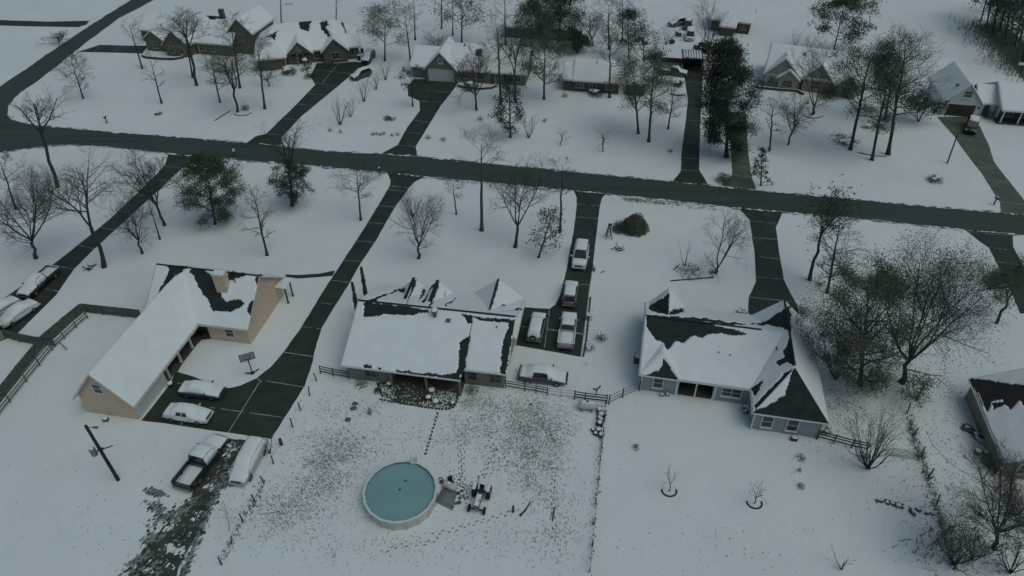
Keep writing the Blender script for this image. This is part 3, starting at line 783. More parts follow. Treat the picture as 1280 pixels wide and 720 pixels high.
h = House((49.4, 134.0), -21, 'pale brick house with three front gables beside the tall dark evergreen', 'pale_brick', 'shingle', cell=.25, seed=9, trim='white_trim')
h.wing('u', 0, 13.5, 4.6, 4.6, 2.8, 6.6); h.wing('v', -.5, 6, 3.1, 3.1, 2.8, 5.9, gable=(True, False)); h.wing('v', -1.3, 5, 4.3, 1.7, 2.6, 4.0, gable=(True, False))
h.wing('v', -.3, 5, 9.6, 2.5, 2.8, 5.6, gable=(True, False)); h.wing('v', -.9, 5, 15.0, 1.8, 2.6, 4.4, gable=(True, False)); h.wing('u', 13.4, 18, 4.6, 3.6, 2.6, 5.2, gable=(False, True))
h.done()
h.opening('window', (1.3, -.5, 1.4), -90, .8, 1.1, frame='dull_trim'); h.opening('window', (4.3, -1.3, 1.4), -90, 1.7, 1.1, frame='dull_trim'); h.opening('window', (9.3, -.3, 1.5), -90, 1.2, 1.3, frame='dull_trim'); h.opening('window', (15.0, -.9, 1.4), -90, 1.4, 1.2, frame='dull_trim')
h.opening('door', (6.9, 0, 1.1), -90, 1.0, 2.1, 'porch_brown')
for z_, u in ((5.9, 6.2),): h.boxvent(u, 3.2, 5.7)

h = House((77.9, 120.6), -11.4, 'white-gabled garage and house with porch columns at the upper right edge', 'white_trim', 'shingle', cell=.22, seed=10)
h.walls_m = 'white_trim'
h.wing('v', 0, 10.3, 3.0, 3.0, 2.8, 6.1, oh=.35); h.wing('u', 5.9, 9.0, 3.8, 2.6, 2.6, 4.7, gable=(False, False)); h.wing('u', 9.0, 24, 3.6, 5.6, 2.7, 5.4, oh=.3, walls=False); h.W(9.2, 24, .2, 9.0, 2.7)
h.done()
h.opening('garage_door', (3.0, 0, 1.15), -90, 4.6, 2.2, 'garage_dark'); h.opening('window', (3.2, 0, 4.2), -90, 1.3, 1.1, 'vent', mull=False)
for u in (9.4, 12.2, 15.2, 18.2): h.post(u, -1.8, 2.6, .2)
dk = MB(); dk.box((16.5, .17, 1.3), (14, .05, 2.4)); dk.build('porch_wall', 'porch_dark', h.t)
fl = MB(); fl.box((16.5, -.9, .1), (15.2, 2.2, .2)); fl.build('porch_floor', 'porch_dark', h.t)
for u in (11, 14): h.opening('window', (u, .13, 1.4), -90, 1.2, 1.2, frame='dull_trim')
h.opening('door', (7.6, 1.2, 1.1), -90, 1.0, 2.1, 'porch_brown'); h.boxvent(1.6, 1.8, 4.9)
for u in (.2, 5.8):
    q = MB(); q.box((u, -.12, 1.9), (.18, .2, .35)); q.build('wall_lamp', 'black_plastic', h.t)

h = House((-1.5, 160.3), -8, 'low dark house with a snowy roof at the far top, centre', 'brown_brick', 'shingle', cell=.35, seed=11)
h.wing('u', 0, 17, 4, 4, 2.6, 4.8); h.done()
for u in (2.5, 6, 10, 14): h.opening('window', (u, 0, 1.5), -90, 1.2, 1.1, frame='dull_trim')
h.opening('door', (8, 0, 1.05), -90, 1, 2.05, 'porch_brown')
h = House((45.7, 165.0), -20, 'small brown house with a white lean-to roof at the far top right', 'porch_brown', 'shingle_brown', cell=.35, seed=12)
h.wing('u', 0, 8.5, 4, 4, 2.7, 5.2); h.wing('u', 2.4, 5.4, -1.4, 1.4, 2.3, 3.2, gable=(True, True)); h.done()
h.opening('window', (1.2, 0, 1.5), -90, 1.0, 1.1, frame='dull_trim'); h.opening('window', (7, 0, 1.5), -90, 1.2, 1.1, frame='dull_trim')
h = House((-60.6, 59.6), -40, 'grey-green shed corner at the left edge beside the board fence', 'olive_siding', 'shingle', name='shed', cat='shed', seed=13)
h.wing('u', -6, 0, 0, 2, 2.3, 3.6); h.done()
h.opening('door', (-2.5, -2, 1.0), -90, .9, 1.95, 'garage_white')

# the carport at the head of the far driveway
t = thing('carport', (30.4, 141.6, 0), math.radians(-9), 'open carport with a snow-streaked metal roof at the far driveway end', 'carport')
m = MB(); m.box((2.0, 2.0, 2.75), (4.0, 4.6, .1)); m.build('roof_snow', 'snow_roof', t)
m = MB(); m.box((6.1, 2.0, 2.85), (4.2, 4.8, .1))
for k in range(8): m.box((4.25 + k * .53, 2.0, 2.93), (.06, 4.8, .06))
mr = m.build('metal_roof', 'steel', t)
m = MB()
for k in range(7): m.box((4.52 + k * .53, 2.05 + .2 * math.sin(k * 2), 2.915), (.34, 4.2, .03))
m.build('roof_snow', 'snow_roof', mr)
for u in (.1, 3.9, 8.1):
    for v in (-.1, 4.1):
        m = MB(); m.box((u, v, 1.36), (.15, .15, 2.72)); m.build('post', 'wood_dark', t)
m = MB(); m.box((4.1, 4.3, 1.3), (8.2, .1, 2.6)); m.box((8.15, 2.1, 1.3), (.1, 4.3, 2.6)); m.build('back_wall', 'porch_dark', t)

# ------------------------------------------------------------------ trees
def rot_about(d, ang, rng):
    ax = d.orthogonal().normalized()
    ax.rotate(Matrix.Rotation(rng.uniform(0, 2 * math.pi), 3, d))
    e = d.copy(); e.rotate(Matrix.Rotation(ang, 3, ax)); return e.normalized()
def branch(B, p, d, L, r, lvl, P, rng):
    """recursive limb; B = (trunk mesh, crown mesh, tips)"""
    mx = P['lv']
    ns = (5, 4, 3, 2, 2)[min(lvl, 4)]
    pts = [p]; rad = [r]; d = d.normalized()
    wd = P.get('wander', .18)
    for i in range(ns):
        d = (d + Vector((rng.gauss(0, wd), rng.gauss(0, wd), rng.gauss(0, wd * .7) + P.get('up', .10)))).normalized()
        pts.append(pts[-1] + d * (L / ns)); rad.append(r * (1 - .62 * (i + 1) / ns))
    last = lvl >= mx
    rmin = P.get('tw', .011)
    rad = [max(q, rmin if not last else rmin * .8) for q in rad]
    (B[0] if lvl <= P.get('limb', 1) else B[1]).tube(pts, rad, (7, 5, 4, 3, 3)[min(lvl, 4)], cap=False)
    if last:
        B[2].append((pts[-1], d)); 
        if P.get('midtips'): B[2].append((pts[1], d))
        return
    n = P['kids'][min(lvl, len(P['kids']) - 1)]
    n = max(1, int(n * rng.uniform(.75, 1.25) + .5))
    for k in range(n):
        t = P.get('t0', .28) + (1 - P.get('t0', .28)) * (k + rng.random()) / n
        f = min(t * ns, ns - 1e-4); i = int(f)
        q = pts[i].lerp(pts[i + 1], f - i)
        rr = rad[i] + (rad[i + 1] - rad[i]) * (f - i)
        e = rot_about((pts[i + 1] - pts[i]).normalized(), math.radians(rng.uniform(*P.get('ang', (32, 62)))), rng)
        branch(B, q, e, L * rng.uniform(.42, .66) * (1.05 - .35 * t), rr * rng.uniform(.5, .7), lvl + 1, P, rng)
def make_tree(name, label, cat, style, base, top, w, seed, leaf=None, nleaf=0, lsize=0.17, spread=.5, bark='bark', group=None, detail=1.0, el2=None, trunk_r=None, low=None, clump=None):
    b = at(*base); hgt_ = height_of(base, top[1])
    pt = at(top[0], top[1], hgt_); lean = pt.x - b.x
    dep = b.y * CT + (CAM_H - hgt_ * .5) * ST
    wm = w * dep / FPX
    rng = random.Random(seed)
    T, C, tips = MB(), MB(), []
    B = (T, C, tips)
    h = hgt_
    r0 = trunk_r or max(.05, .0125 * h + .03)
    far = base[1] < 150
    tw = .0085 if not far else .013
    K = lambda *a: [max(1, x * detail) for x in a]
    P = dict(lv=3, kids=K(6, 7, 6), tw=tw, wander=.15)
    if style in ('oval', 'tall', 'cone'):
        f0 = low if low is not None else {'oval': .26, 'tall': .5, 'cone': .08}[style]
        n = 9; pts = [Vector((0, 0, -.1))]; wob = .011 * h
        for i in range(1, n + 1): pts.append(Vector((rng.gauss(0, wob) * .5 * i / n, rng.gauss(0, wob) * .5 * i / n, h * .93 * i / n)))
        rad = [r0 * 1.5] + [r0 * (1 - .86 * i / n) for i in range(1, n + 1)]
        T.tube(pts, rad, 8, cap=False)
        T.tube([Vector((0, 0, -.1)), Vector((0, 0, r0 * 2.2))], [r0 * 1.75, r0 * 1.15], 8, cap=False)
        nl = int({'oval': 20, 'tall': 13, 'cone': 26}[style] * detail + .5)
        for k in range(nl):
            f = f0 + (.97 - f0) * (k + rng.random()) / nl
            g_ = (f - f0) / (1 - f0)
            prof = {'oval': (math.sin(math.pi * min(1, .16 + .80 * g_))) ** .8, 'tall': .5 + .5 * math.sin(math.pi * (.15 + .8 * g_)), 'cone': 1.05 - g_}[style]
            a = k * 2.4 + rng.uniform(-.5, .5)
            el = {'oval': .45 + .5 * g_, 'tall': .35 + .6 * g_, 'cone': .15 + .45 * g_}[style] + rng.uniform(-.15, .2)
            d = Vector((math.cos(a) * math.cos(el), math.sin(a) * math.cos(el), math.sin(el)))
            i = int(f / .93 * n); i = min(n - 1, i); q = pts[i].lerp(pts[i + 1], min(1, f / .93 * n - i))
            L = wm * .52 * prof * rng.uniform(.8, 1.15)
            branch(B, q, d, L, r0 * (1.02 - f) * .55, 1, dict(P, limb=1, kids=K(6, 8, 7) if not leaf else K(6, 6, 5), up=.07), rng)
    elif style in ('spread', 'fork'):
        fh = low if low is not None else (.24 if style == 'spread' else .36)
        n = 4; pts = [Vector((0, 0, -.1))]
        for i in range(1, n + 1): pts.append(Vector((rng.gauss(0, .008 * h), rng.gauss(0, .008 * h), h * fh * i / n)))
        T.tube(pts, [r0 * 1.5, r0 * 1.1, r0, r0 * .95, r0 * .9], 8, cap=False)
        nl = (rng.choice((5, 6)) if style == 'spread' else rng.choice((2, 3)))
        a0 = rng.uniform(0, 6.28)
        for k in range(nl):
            a = a0 + k * 6.283 / nl + rng.uniform(-.4, .4); el = rng.uniform(.75, 1.2) if style == 'spread' else rng.uniform(*(el2 or (1.05, 1.3)))
            d = Vector((math.cos(a) * math.cos(el), math.sin(a) * math.cos(el), math.sin(el)))
            q = pts[-1] if k < nl - 1 or style == 'fork' else pts[-2].lerp(pts[-1], .5)
            branch(B, q, d, h * (1 - fh) * rng.uniform(.8, 1.0), r0 * rng.uniform(.55, .72), 0, dict(P, lv=3, kids=K(9, 7, 6), limb=1, up=.06, ang=(35, 70), wander=.12), rng)
        branch(B, pts[-1], Vector((rng.gauss(0, .15), rng.gauss(0, .15), 1)), h * (1 - fh) * .9, r0 * .6, 0, dict(P, lv=3, kids=K(10, 7, 6), limb=1, up=.05, ang=(38, 70), wander=.12), rng)
        if low is None or low < .3:
            for k in range(3):
                a = rng.uniform(0, 6.28); f = rng.uniform(.6, 1)
                branch(B, Vector((0, 0, h * fh * f)), Vector((math.cos(a), math.sin(a), .35)), wm * .42, r0 * .3, 1, dict(P, kids=K(6, 7, 6)), rng)
    elif style == 'vase':
        ns = int(8 * detail + 2)
        for k in range(ns):
            a = k * 2.4 + rng.uniform(-.3, .3); el = rng.uniform(.95, 1.45)
            d = Vector((math.cos(a) * math.cos(el), math.sin(a) * math.cos(el), math.sin(el)))
            branch(B, Vector((rng.gauss(0, .05), rng.gauss(0, .05), -.05)), d, h * rng.uniform(.7, 1), r0 * .5, 1, dict(P, lv=3, kids=K(6, 4, 3), limb=1, up=.03, ang=(18, 40), wander=.1), rng)
    elif style == 'sapling':
        branch(B, Vector((0, 0, -.05)), Vector((rng.gauss(0, .05), rng.gauss(0, .05), 1)), h * .9, r0, 0, dict(P, lv=2, kids=K(9, 4), limb=0, up=.08, ang=(30, 60), t0=.3), rng)
    # fit the crown to the surveyed height, width and lean
    allv = T.v + C.v
    zmx = sorted(v[2] for v in allv)[int(len(allv) * .998) - 1]
    xs = sorted(v[0] for v in allv); ext = max(.3, xs[int(len(xs) * .985)] - xs[int(len(xs) * .015)])
    sz = h / zmx; sx = max(.45, min(2.2, wm / ext))
    bulk = sorted(v[0] for v in C.v) or [0]
    cx0 = bulk[len(bulk) // 2]
    def fit(v):
        f = max(0, v[2] * sz / h)
        k = 1 + (sx - 1) * min(1, f * 2.5)
        return (v[0] * k + lean * f - cx0 * k * f * .7, v[1] * k, v[2] * sz)
    T.v = [fit(v) for v in T.v]; C.v = [fit(v) for v in C.v]
    tips = [(Vector(fit(p)), d) for p, d in tips]
    t = thing(name, (b.x, b.y, 0), 0, label, cat, group)
    T.build('trunk', bark, t, True)
    if leaf:
        lf = MB()
        order = tips[:]; rng.shuffle(order)
        if clump is not None:   # foliage thins out in gaps between clumps
            order = [q for q in order if noise.noise(q[0] * clump + Vector((seed, 0, 0))) > -.12]
        per = max(1, nleaf // max(1, len(order)))
        for p, d in order:
            for _ in range(per):
                c = p + Vector((rng.gauss(0, spread), rng.gauss(0, spread), rng.gauss(0, spread * .7)))
                if c.z < .05: c.z = rng.uniform(.05, .4)
                n_ = Vector((rng.gauss(0, 1), rng.gauss(0, 1), rng.gauss(.6, 1))).normalized()
                u = n_.orthogonal().normalized(); u.rotate(Matrix.Rotation(rng.uniform(0, 6.28), 3, n_)); v = n_.cross(u)
                s1 = lsize * rng.uniform(.5, 1.2); s2 = s1 * rng.uniform(.4, .75)
                lf.face((c - u * s1, c - v * s2, c + u * s1, c + v * s2))
        C.mi = 0
        o = C.build('crown', 'twig', t)
        lf.build('foliage', leaf, o)
    else:
        C.build('crown', 'twig', t)
    return t
YARD = 'bare winter trees standing in the snowy yards'
def bare(label, style, base, top, w, seed, **k):
    k.setdefault('group', YARD)
    return make_tree('bare_tree', label, 'tree', style, base, top, w, seed, **k)
def leafy(label, style, base, top, w, seed, leaf='leaf_olive', **k):
    k.setdefault('group', 'trees still in leaf')
    return make_tree('leafy_tree', label, 'tree', style, base, top, w, seed, leaf=leaf, **k)
# left of the tan house, below the road
bare('wide spreading bare tree near the left edge, above the parked dark pickup', 'spread', (45, 323), (22, 205), 100, 101, detail=1.25)
bare('tall leaning bare tree whose trunk foots below the left driveway', 'fork', (130, 334), (82, 186), 78, 102, low=.42)
bare('forked bare tree on the road bend, its crown over the corner lot', 'fork', (72, 234), (42, 112), 66, 103, low=.62, detail=.8)
bare('slim bare tree between the road bend and left edge, leaning left', 'tall', (20, 262), (-4, 188), 40, 104)
bare('vase-shaped bare tree just right of the left driveway middle', 'spread', (206, 282), (168, 193), 62, 105, low=.34)
bare('thin crooked bare tree beside the vase-shaped one by the left driveway', 'tall', (200, 299), (184, 246), 26, 106, detail=.7)
bare('small bare tree low on the left driveway, below the vase-shaped tree', 'spread', (178, 317), (150, 246), 62, 107)
leafy('green leafy tree in the snow above the tan house, left of centre', 'oval', (269, 280), (257, 196), 62, 108, 'leaf_green', nleaf=30000, lsize=.1, low=.04, clump=.7, spread=.38, detail=1.2)
bare('lone bare tree above the tan house roof, right of the green tree', 'oval', (334, 319), (315, 236), 42, 109, detail=.8)
t = make_tree('leafy_tree', 'forked bare tree rising from a leafy thicket, crown crossing the road', 'tree', 'fork', (365, 257), (357, 148), 62, 110, low=.5, group='trees still in leaf', detail=.9)
leafy('short dark leafy shrub tree wrapping the forked trunk below the road', 'oval', (366, 258), (362, 205), 40, 111, 'leaf_dark', nleaf=13000, lsize=.095, low=.05, spread=.22)
bare('bare tree left of the long driveway mouth, below the road', 'oval', (451, 275), (446, 198), 58, 112, low=.4)
bare('round-crowned bare tree right of the long driveway, above the centre house', 'spread', (523, 323), (526, 231), 60, 113)
bare('low multi-stemmed bare tree close behind the round-crowned one', 'vase', (516, 271), (512, 226), 26, 114, detail=.7)
bare('short thin bare tree below the road, between two taller ones', 'tall', (570.5, 268), (567, 222), 24, 115, detail=.8)
bare('tall straight pale-trunked bare tree whose crown crosses the road at centre', 'tall', (602, 288), (604, 158), 58, 116, bark='bark_pale', low=.55)
bare('heavy double-trunked bare tree left of the car-filled driveway', 'fork', (644, 309), (656, 196), 76, 117, low=.3)
leafy('broken leaning tree with sparse pale leaves by the car-filled driveway', 'tall', (673, 322), (692, 262), 36, 118, 'leaf_brown', nleaf=900, lsize=.16, low=.15, spread=.4)
bare('slender bare tree at the mouth of the car-filled driveway', 'tall', (700, 290), (704, 196), 34, 119, detail=.8)
bare('twin-stemmed bare tree left of the blue house driveway', 'fork', (895, 341), (922, 258), 58, 120, low=.08, el2=(1.28, 1.42))
make_tree('sapling', 'tuft of thin bare whips in the snow bed before the twin-stemmed tree', 'sapling', 'vase', (857, 332), (860, 294), 22, 121, detail=.35)
leafy('leaning tree with a side spray of brown leaves, right of blue house driveway', 'fork', (1012, 350), (1046, 234), 62, 122, 'leaf_dark', nleaf=420, lsize=.15, low=.5, spread=.5)
bare('fine-twigged bare tree standing just right of the leaning one', 'oval', (1034, 366), (1052, 268), 60, 123, low=.2)
leafy('huge broad tree with sparse olive leaves right of the blue house', 'spread', (1127, 478), (1200, 298), 150, 124, 'leaf_olive', nleaf=20000, lsize=.08, spread=.5, low=.2, detail=1.15, clump=.2, trunk_r=.27)
leafy('dense brown-green bushy tree touching the blue house\'s right side', 'oval', (1075, 480), (1092, 338), 112, 125, 'leaf_olive', nleaf=42000, lsize=.085, spread=.45, low=.03, detail=1.5, clump=.3)
leafy('lower brown-green thicket at the foot of the dense bushy tree', 'vase', (1044, 474), (1046, 400), 66, 126, 'leaf_brown', nleaf=11000, lsize=.075, spread=.4)
leafy('small rounded evergreen shrub under the broad olive tree', 'vase', (1146, 499), (1148, 470), 40, 127, 'leaf_green', nleaf=1700, lsize=.1, spread=.3)
make_tree('bare_tree', 'multi-stemmed bare shrubby tree behind the rail fence, right of blue house', 'tree', 'vase', (1085, 586), (1106, 498), 78, 128, group=YARD, detail=1.6)
leafy('leaning tree at the right edge with a dark crown over the driveway', 'fork', (1246, 404), (1276, 330), 66, 129, 'leaf_olive', nleaf=9500, lsize=.09, spread=.4, low=.45, clump=.4)
bare('large bare tree in the lower right corner, trunk leaning right', 'spread', (1243, 686), (1272, 586), 118, 130, detail=1.4)
make_tree('leafy_tree', 'brushy grey-green shrub tree by the wire fence in the lower right', 'tree', 'vase', (1192, 705), (1183, 640), 70, 131, leaf='leaf_olive', nleaf=900, lsize=.07, group='trees still in leaf', detail=1.2)
make_tree('leafy_tree', 'olive upright shrub tree left of the large corner bare tree', 'tree', 'vase', (1216, 700), (1204, 644), 44, 132, leaf='leaf_olive', nleaf=1400, lsize=.08, group='trees still in leaf', detail=1.2)
make_tree('bare_tree', 'low twiggy thicket at the bottom edge of the lower right corner', 'tree', 'vase', (1262, 716), (1270, 668), 70, 133, group=YARD, detail=1.0)
make_tree('bare_tree', 'twiggy grey shrub tree under the olive house in the corner', 'tree', 'vase', (1268, 645), (1272, 604), 46, 134, group=YARD, detail=1.2)
make_tree('sapling', 'tiny bare shrub at the bottom edge, right of centre', 'sapling', 'vase', (1052, 712), (1052, 688), 34, 135, detail=.6)
# yards above the road
bare('tall narrow bare tree on the corner lot beside the side road', 'oval', (104, 123), (86, 64), 50, 140, low=.2)
bare('thin bare trunk before the upper left brick house\'s driveway', 'tall', (178, 86), (160, 20), 30, 141, detail=.6)
bare('thin leaning bare tree in the open snow below the upper left house', 'tall', (202, 129), (184, 62), 30, 142, low=.3, detail=.6)
bare('tall bare tree, left one of the close pair before the brick house', 'tall', (241, 97), (224, 14), 40, 143, detail=.8)
bare('tall thick bare tree, right one of the close pair before the brick house', 'fork', (246, 107), (226, 8), 56, 144, low=.55)
bare('slim bare tree between the close pair and the three-trunk group', 'tall', (275, 128), (262, 66), 34, 145, low=.3, detail=.8)
bare('stout bare tree in the ring bed at the upper left', 'fork', (297, 140), (282, 58), 52, 146, low=.4)
bare('tall bare tree right behind the stout ring-bed tree', 'tall', (300, 110), (288, 18), 46, 147)
bare('crooked tall bare tree left of the brick house with three gables', 'tall', (331, 136), (322, 42), 40, 148, low=.4)
bare('short crooked bare tree behind the crooked tall one', 'spread', (336, 108), (330, 72), 30, 149, detail=.7)
bare('small faint bare tree left of the side road', 'spread', (74, 56), (72, 40), 30, 150, detail=.6)
make_tree('bare_tree', 'broad vase-shaped shrub in the middle of the upper left lawn', 'tree', 'vase', (425, 156), (424, 113), 34, 151, group='vase-shaped shrubs in the upper lawn', detail=1)
make_tree('bare_tree', 'tall vase-shaped shrub behind the dark parked estate car', 'tree', 'vase', (455, 127), (455, 92), 24, 152, group='vase-shaped shrubs in the upper lawn', detail=.8)
make_tree('bare_tree', 'fuzzy short shrub just right of the broad vase-shaped one', 'tree', 'vase', (438, 146), (437, 122), 22, 153, group='vase-shaped shrubs in the upper lawn', detail=.7)
make_tree('bare_tree', 'pale vase-shaped shrub right of the driveway estate car', 'tree', 'vase', (470, 112), (469, 84), 20, 154, group='vase-shaped shrubs in the upper lawn', detail=.7)
make_tree('bare_tree', 'vase-shaped shrub nearest the tall evergreen-looking tree by the cars', 'tree', 'vase', (482, 100), (480, 68), 22, 155, group='vase-shaped shrubs in the upper lawn', detail=.8)
leafy('tall green-tinged tree behind the cars of the three-gabled house', 'tall', (481, 76), (478, 4), 52, 156, 'leaf_olive', nleaf=7000, lsize=.12, low=.3, spread=.6)
bare('straight tall bare trunk left of the grey garage house', 'tall', (513, 76), (508, 2), 34, 157, detail=.8)
leafy('ivy-clad slim tree on the island beside the grey garage driveway', 'tall', (516, 133), (513, 84), 26, 158, 'leaf_dark', nleaf=700, lsize=.16, low=.25, spread=.2, detail=.7)
bare('round bare tree in front of the grey house roof', 'spread', (596, 138), (590, 58), 60, 159, low=.3)
bare('tall straight bare tree at the right end of the grey house', 'tall', (626, 131), (622, 14), 44, 160)
bare('bare forked tree close to the grey house\'s right corner', 'fork', (645, 128), (642, 30), 50, 161, low=.4)
leafy('ragged evergreen clump hiding the grey house\'s right corner', 'oval', (638, 172), (636, 96), 36, 162, 'leaf_dark', nleaf=4200, lsize=.15, low=.05, spread=.35, clump=.5)
leafy('bushy olive tree between the grey house and the long ranch', 'oval', (680, 124), (680, 42), 56, 163, 'leaf_olive', nleaf=8500, lsize=.12, low=.25, spread=.5, clump=.4)
make_tree('bare_tree', 'upright vase shrub on the lawn right of the evergreen clump', 'tree', 'vase', (661, 172), (664, 137), 24, 164, group='vase-shaped shrubs in the upper lawn', detail=.8)
make_tree('sapling', 'small Y-shaped sapling in the lawn below the long ranch', 'sapling', 'sapling', (700, 182), (701, 160), 16, 165)
make_tree('sapling', 'larger feathery sapling in the lawn right of the Y-shaped one', 'sapling', 'sapling', (754, 190), (756, 160), 22, 166)
bare('bare tree standing tight against the long ranch house front', 'tall', (762, 122), (764, 22), 50, 167, low=.45)
leafy('green-brown leafy tree, left of three before the long ranch', 'oval', (798, 167), (794, 78), 54, 168, 'leaf_olive', nleaf=9500, lsize=.10, low=.3, spread=.5, clump=.35)
leafy('largest green-brown leafy tree, middle of three before the long ranch', 'oval', (811, 177), (818, 66), 56, 169, 'leaf_olive', nleaf=9000, lsize=.10, low=.35, spread=.5, clump=.35)
bare('bare leaning tree, right of three before the long ranch', 'oval', (835, 161), (846, 98), 44, 170, low=.25)
leafy('feathery pale tree behind the long ranch roof', 'oval', (806, 98), (803, 28), 56, 171, 'leaf_brown', nleaf=900, lsize=.2, spread=.5)
make_tree('evergreen_tree', 'huge dark evergreen tree between the two upper right driveways', 'tree', 'oval', (908, 196), (910, 54), 58, 172, leaf='leaf_dark', nleaf=56000, lsize=.13, low=.05, spread=.6, group='evergreen trees', detail=1.3, clump=.9, trunk_r=.3)
leafy('thin scraggly tree on the left of the huge dark evergreen', 'oval', (887, 178), (889, 100), 28, 173, 'leaf_olive', nleaf=500, lsize=.2, low=.2)
make_tree('evergreen_tree', 'small snow-dusted evergreen at the pale driveway mouth', 'tree', 'cone', (951, 232), (953, 186), 22, 174, leaf='leaf_dark', nleaf=900, lsize=.16, spread=.18, group='evergreen trees', detail=.6)
bare('tall bare V-trunk tree behind the huge dark evergreen', 'fork', (886, 78), (884, -10), 40, 175, low=.12, detail=.8)
bare('leaning bare tree in the lawn, nearest right of the dark evergreen', 'tall', (962, 188), (968, 120), 26, 176, low=.35, detail=.8)
bare('forked dark bare tree with leaves behind, before the pale gabled house', 'fork', (985, 181), (997, 120), 46, 177, low=.3)
bare('twin-trunk tree in the ring bed before the pale gables', 'fork', (1015, 143), (1030, 40), 66, 178, low=.12)
leafy('tall dark green tree behind the pale gabled house', 'oval', (1041, 68), (1062, -6), 62, 179, 'leaf_green', nleaf=8000, lsize=.19, low=.3, spread=.55, clump=.3)
leafy('big dark-leaved tree, left trunk of the upper right grove', 'oval', (1063, 187), (1090, 56), 74, 180, 'leaf_dark', nleaf=15000, lsize=.105, low=.35, spread=.55, clump=.35)
leafy('slender green-leaved tree, middle trunk of the upper right grove', 'tall', (1090, 200), (1112, 80), 50, 181, 'leaf_green', nleaf=7500, lsize=.1, low=.4, spread=.55)
bare('great round-crowned bare tree, right trunk of the upper right grove', 'oval', (1110, 193), (1140, 32), 84, 182, low=.35, detail=1.2)
leafy('mixed leafy tree at the back of the upper right grove', 'oval', (1106, 150), (1122, 48), 64, 183, 'leaf_olive', nleaf=12000, lsize=.11, low=.2, spread=.6, clump=.35)
leafy('low leafy tree left of the white garage wall', 'vase', (1148, 152), (1150, 112), 44, 184, 'leaf_dark', nleaf=2000, lsize=.22, spread=.4)
# far along the top edge
leafy('far leafy tree right of the low dark house', 'oval', (700, 52), (700, -20), 46, 190, 'leaf_dark', nleaf=6240, lsize=0.20, low=.1, spread=.6, detail=.8)
leafy('far dark tree covering the low house\'s right end', 'oval', (684, 60), (683, -6), 40, 191, 'leaf_olive', nleaf=5280, lsize=0.19, low=.15, spread=.6, detail=.8)
leafy('dense dark evergreen shrub tree behind the long ranch\'s left end', 'vase', (722, 66), (722, 42), 36, 192, 'leaf_dark', nleaf=5280, lsize=0.17, spread=.4)
bare('far bare tree behind the long ranch, left of the taller one', 'spread', (741, 58), (738, 8), 44, 193, detail=.8)
bare('far tall bare tree behind the middle of the long ranch', 'tall', (761, 62), (760, -14), 50, 194, detail=.8)
bare('far forked bush tree left of the white parked van', 'vase', (832, 56), (840, 24), 30, 195, detail=.7)
make_tree('bare_tree', 'far fuzzy shrub right of the yard clutter, below the forked bush', 'tree', 'vase', (820, 62), (819, 42), 20, 196, group=YARD, detail=.7)
leafy('far pine with drooping boughs above the grey garage roof', 'tall', (577, 54), (577, -22), 52, 197, 'leaf_dark', nleaf=3600, lsize=0.17, low=.35, spread=.6)
bare('far bare tree left of the drooping pine', 'tall', (552, 36), (551, -22), 30, 198, detail=.7)
bare('far thin bare tree between drooping pine and low dark house', 'tall', (632, 58), (632, -18), 40, 199, detail=.8)
bare('far slim bare trunk left of the garage house, at the top edge', 'tall', (519, 50), (517, -18), 28, 200, detail=.7)
make_tree('bare_tree', 'far thicket of low grey scrub above the grey garage roof', 'tree', 'vase', (545, 62), (546, 42), 44, 201, group=YARD, detail=1)
make_tree('bare_tree', 'far scrubby bush beside the stack of firewood left of garage house', 'tree', 'vase', (530, 72), (531, 50), 24, 202, group=YARD, detail=.8)
bare('far bare sapling in the snowfield behind the pale gabled house', 'vase', (993, 58), (996, 26), 14, 203, detail=.5)
leafy('snowy dark bush tree beside the carport\'s right wall', 'vase', (884, 76), (886, 52), 22, 204, 'leaf_dark', nleaf=900, lsize=.26, spread=.3, detail=.7)
bare('far bare tree behind the three-gabled house, left', 'tall', (352, 34), (350, -24), 26, 205, detail=.6)
bare('far bare tree behind the three-gabled house, right', 'tall', (420, 30), (421, -24), 30, 206, detail=.6)
leafy('far full-crowned tree at the low dark house\'s front, right of the bare forked tree', 'oval', (664, 66), (664, 2), 40, 207, 'leaf_olive', nleaf=7000, lsize=.15, low=.2, spread=.55, clump=.4)
leafy('far slim leafy tree at the top edge, left of the long ranch roof', 'oval', (712, 44), (712, -22), 34, 208, 'leaf_olive', nleaf=5000, lsize=.16, low=.2, spread=.55, clump=.4)
bare('far bare tree at the top edge above the long ranch ridge', 'tall', (778, 50), (779, -16), 44, 209, detail=.9)
leafy('far dark tree close behind the long ranch\'s right half', 'oval', (786, 74), (786, 14), 40, 210, 'leaf_dark', nleaf=5000, lsize=.15, low=.15, spread=.5, clump=.4)
bare('far bare tree among the scrub left of the drooping pine', 'tall', (566, 44), (566, -18), 30, 211, detail=.8)
# the tree belt in the upper right corner
belt = [(1233, 34, 'first from the left'), (1241, 44, 'second from the left'), (1250, 40, 'third from the left'), (1256, 52, 'fourth from the left'), (1264, 40, 'fifth from the left'), (1268, 62, 'sixth from the left'), (1275, 52, 'seventh from the left'), (1277, 84, 'at its near end')]
for k, (x, y, w_) in enumerate(belt):
    make_tree('leafy_tree', 'dark trunk of the upper right tree belt, ' + w_, 'tree', 'tall', (x, y), (x + 12, y - 74), 34, 220 + k, leaf='leaf_dark', nleaf=1680, lsize=0.21, low=.25, spread=.7, group='tree belt in the upper right corner', detail=.6)
for k, x in enumerate((1226, 1246)):
    make_tree('leafy_tree', ('small leading tree at the belt\'s left tip', 'tall tree at the back of the belt')[k], 'tree', 'tall', (x, (26, 20)[k]), (x + 12, -30), 36, 240 + k, leaf='leaf_dark', nleaf=1680, lsize=0.21, low=.2, spread=.7, group='tree belt in the upper right corner', detail=.6)
